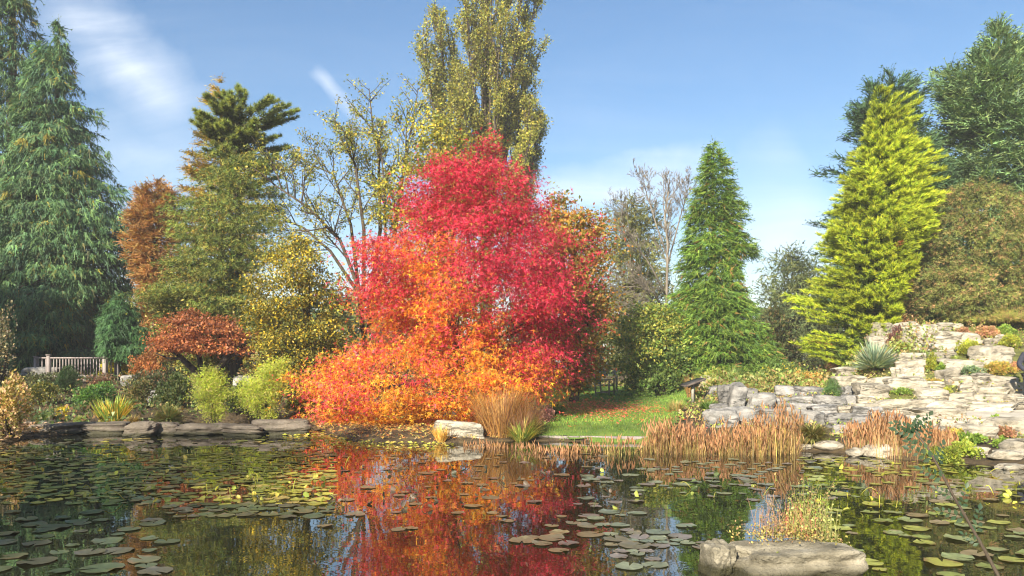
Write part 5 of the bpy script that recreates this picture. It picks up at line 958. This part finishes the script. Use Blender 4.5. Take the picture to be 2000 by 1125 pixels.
for k, p in enumerate(pads):
    z, x, y, r = p; var = k % 9; key = (z, var)
    if key not in PM:
        col = PADC[z][var % len(PADC[z])]; PM[key] = [pad_mesh(hash((len(z), var)) % 9999, np.array(col) * RNG.uniform(.8, 1.2)), None]
    (V, T, C), proto = PM[key]; a = RNG.uniform(0, 6.28); zz_ = .002 + .009 * RNG.uniform(); tx, ty = RNG.normal(0, .018, 2)
    if id(p) in big:
        if proto is None:
            m = MB(); m.add(V, T, C); proto = m.build('lily_pad', M['pad'], None, True); PM[key][1] = proto; o = proto
        else:
            o = proto.copy(); COL.objects.link(o)
        o.location = (x, y, zz_); o.rotation_euler = (tx, ty, a); o.scale = (r, r, r); tag(o, PADW[z][var % len(PADC[z])] + ' ' + ZL[z][0], 'lily pad', ZL[z][1])
    else:
        ca, sa = math.cos(a), math.sin(a); R = np.array([[ca, -sa, 0], [sa, ca, 0], [tx, ty, 1]]); stuffpads.add(V * r @ R.T + [x, y, zz_], T, C)
tag(stuffpads.build('lily_pads', M['pad'], None, True), 'mass of small and distant lily pads covering the pond', 'lily pads', kind='stuff')
# curled, upright leaves and bent stalks among the pads
m = MB()
for z, n, reg, pal in (('l', 120, (-60, 650, 872, 985), [(.22, .23, .04), (.17, .19, .04), (.28, .24, .05)]), ('m', 46, (640, 1200, 905, 1000), [(.05, .05, .03), (.08, .06, .04)]), ('r', 34, (1560, 2050, 896, 1010), [(.36, .34, .05), (.24, .24, .04)]), ('g', 16, (1150, 1500, 920, 1000), [(.06, .08, .03), (.2, .22, .05)])):
    u = RNG.uniform(reg[0], reg[1], n); v = RNG.uniform(reg[2], reg[3], n); d = CH * F / (v - VH); P = np.stack([(u - 1000) / F * d, d, 0 * d + .01], 1); P = P[sdist(P[:, 0], P[:, 1]) < -.2]; n = len(P)
    m.emit((np.array([[0, 0, 0], [.3, .36, .2], [.8, .3, .16], [1, 0, -.05], [.8, -.3, .16], [.3, -.36, .2], [.45, 0, -.05]], float), tri((0, 1, 6), (1, 2, 6), (2, 3, 6), (3, 4, 6), (4, 5, 6), (5, 0, 6))), P, rdir(n) * [1, 1, .4] + UP * .55, rdir(n) + UP * .4, RNG.uniform(.045, .10, n), palette(n, pal))
    k = n // 2
    for j in range(k):
        b = P[j] + rdir(1)[0] * [.3, .3, 0]; t = np.linspace(0, 1, 5)[:, None]; h = RNG.uniform(.05, .16); m.tube(b + rdir(1)[0] * [1, 1, 0] * t * RNG.uniform(.05, .25) + UP * h * np.sin(t * 2.3), .005, 3, palette(1, pal)[0])
tag(m.build('curled_leaves', M['leaf']), 'curled yellow lily leaves and stalks rising between the pads', 'lily leaves', kind='stuff')

# ------------------------------------------------------------------ fallen leaves and ground cover
def litter(name, label, P, size, pal, tmpl=LEAF, dz=.015, flat=.25, mat='leaf'):
    n = len(P); m = MB(); P = P.copy(); P[:, 2] += dz + RNG.uniform(0, .03, n); m.emit(tmpl, P, rdir(n) * [1, 1, flat], UP + rdir(n) * .5, size * RNG.uniform(.6, 1.25, n), palette(n, pal)); return tag(m.build(name, M[mat]), label, 'leaves', kind='stuff')
q = np.stack([RNG.normal(2.5, 1.1, 2600), RNG.normal(24.6, 2.2, 2600)], 1); q = q[(sdist(q[:, 0], q[:, 1]) > .2)]
litter('fallen_leaves', 'crimson fallen leaves on the lawn beside the red tree', on_ground(q, .05), .11, [(.46, .05, .05), (.40, .09, .06), (.5, .16, .08)], STAR3)
q = np.stack([RNG.uniform(-6.5, 1.2, 10000), RNG.uniform(16.4, 25, 10000)], 1); q = q[(sdist(q[:, 0], q[:, 1]) > .0) & (sdist(q[:, 0], q[:, 1], LAWN) > .1)]
litter('bank_leaves', 'orange and yellow fallen leaves on the bank under the red tree', on_ground(q, .02), .11, [(.52, .28, .06), (.46, .36, .10), (.40, .22, .09), (.5, .16, .05), (.32, .24, .12)], STAR3)
q = np.stack([RNG.uniform(-8.5, -1.2, 2600), RNG.uniform(15.0, 19.2, 2600)], 1); s = sdist(q[:, 0], q[:, 1]); q = q[(s < 0) & (s > -RNG.uniform(.1, 1.6, len(s)))]
litter('floating_leaves', 'yellow leaves floating along the bank of the red tree', np.c_[q, 0 * q[:, 0]], .10, [(.46, .38, .06), (.40, .28, .08), (.28, .28, .05)], LEAF, .012, .08)
q = np.stack([RNG.uniform(-16, -9.2, 4200), RNG.uniform(15.2, 19.5, 4200)], 1); q = q[(sdist(q[:, 0], q[:, 1]) > 0)]
litter('leaf_litter', 'brown and tan leaf litter at the left end of the bank', on_ground(q), .10, [(.26, .17, .10), (.34, .24, .15), (.18, .11, .06)])
def cover(name, label, P, size, pal, tmpl=LEAF1, mat='leaf', up=.8, w=None, hvar=.10):
    n = len(P); m = MB(); P = P.copy(); P[:, 2] += RNG.uniform(0, 1, n) * hvar * (1 + noise(P, 1.6, 4)); m.emit(tmpl, P, rdir(n) + UP * up, rdir(n) + UP * .7, size * RNG.uniform(.5, 1.3, n), palette(n, pal, w) * (1 + .35 * noise(P, 1.1, 6))[:, None]); return tag(m.build(name, M[mat]), label, 'ground cover', kind='stuff')
q = np.stack([RNG.uniform(-26, 0, 42000), RNG.uniform(17, 46, 42000)], 1); s = sdist(q[:, 0], q[:, 1]); q = q[(s > .35) & ((q[:, 1] > 25) | (q[:, 0] < -4.6))]
cover('undergrowth', 'mixed low undergrowth covering the shady left bank', on_ground(q), .12, [(.045, .07, .02), (.07, .095, .03), (.11, .10, .035), (.10, .06, .03), (.03, .05, .018)], hvar=.22)
q = np.stack([RNG.uniform(4.2, 26, 48000), RNG.uniform(15, 46, 48000)], 1); s = sdist(q[:, 0], q[:, 1]); q = q[(s > .25) & (sdist(q[:, 0], q[:, 1], PATH) > .05) & (sdist(q[:, 0], q[:, 1], LAWN) > .05)]
q = q[(noise(np.c_[q, 0 * q[:, 0]], 1.1, 2) > -.75)]
cover('rockery_turf', 'low moss, herbs and dry grass growing between the rockery stones', on_ground(q), .085, [(.16, .19, .035), (.22, .22, .05), (.11, .15, .03), (.26, .20, .09), (.20, .13, .07)], hvar=.14)
q = np.stack([RNG.uniform(4.0, 13, 26000), RNG.uniform(24, 40, 26000)], 1); q = q[(sdist(q[:, 0], q[:, 1], LAWN) > .1)]
cover('bed_foliage', 'bushy mixed perennials of the flower bed behind the grey boulders', on_ground(q), .12, [(.09, .13, .03), (.13, .17, .04), (.20, .20, .06), (.18, .12, .05)], hvar=.40)
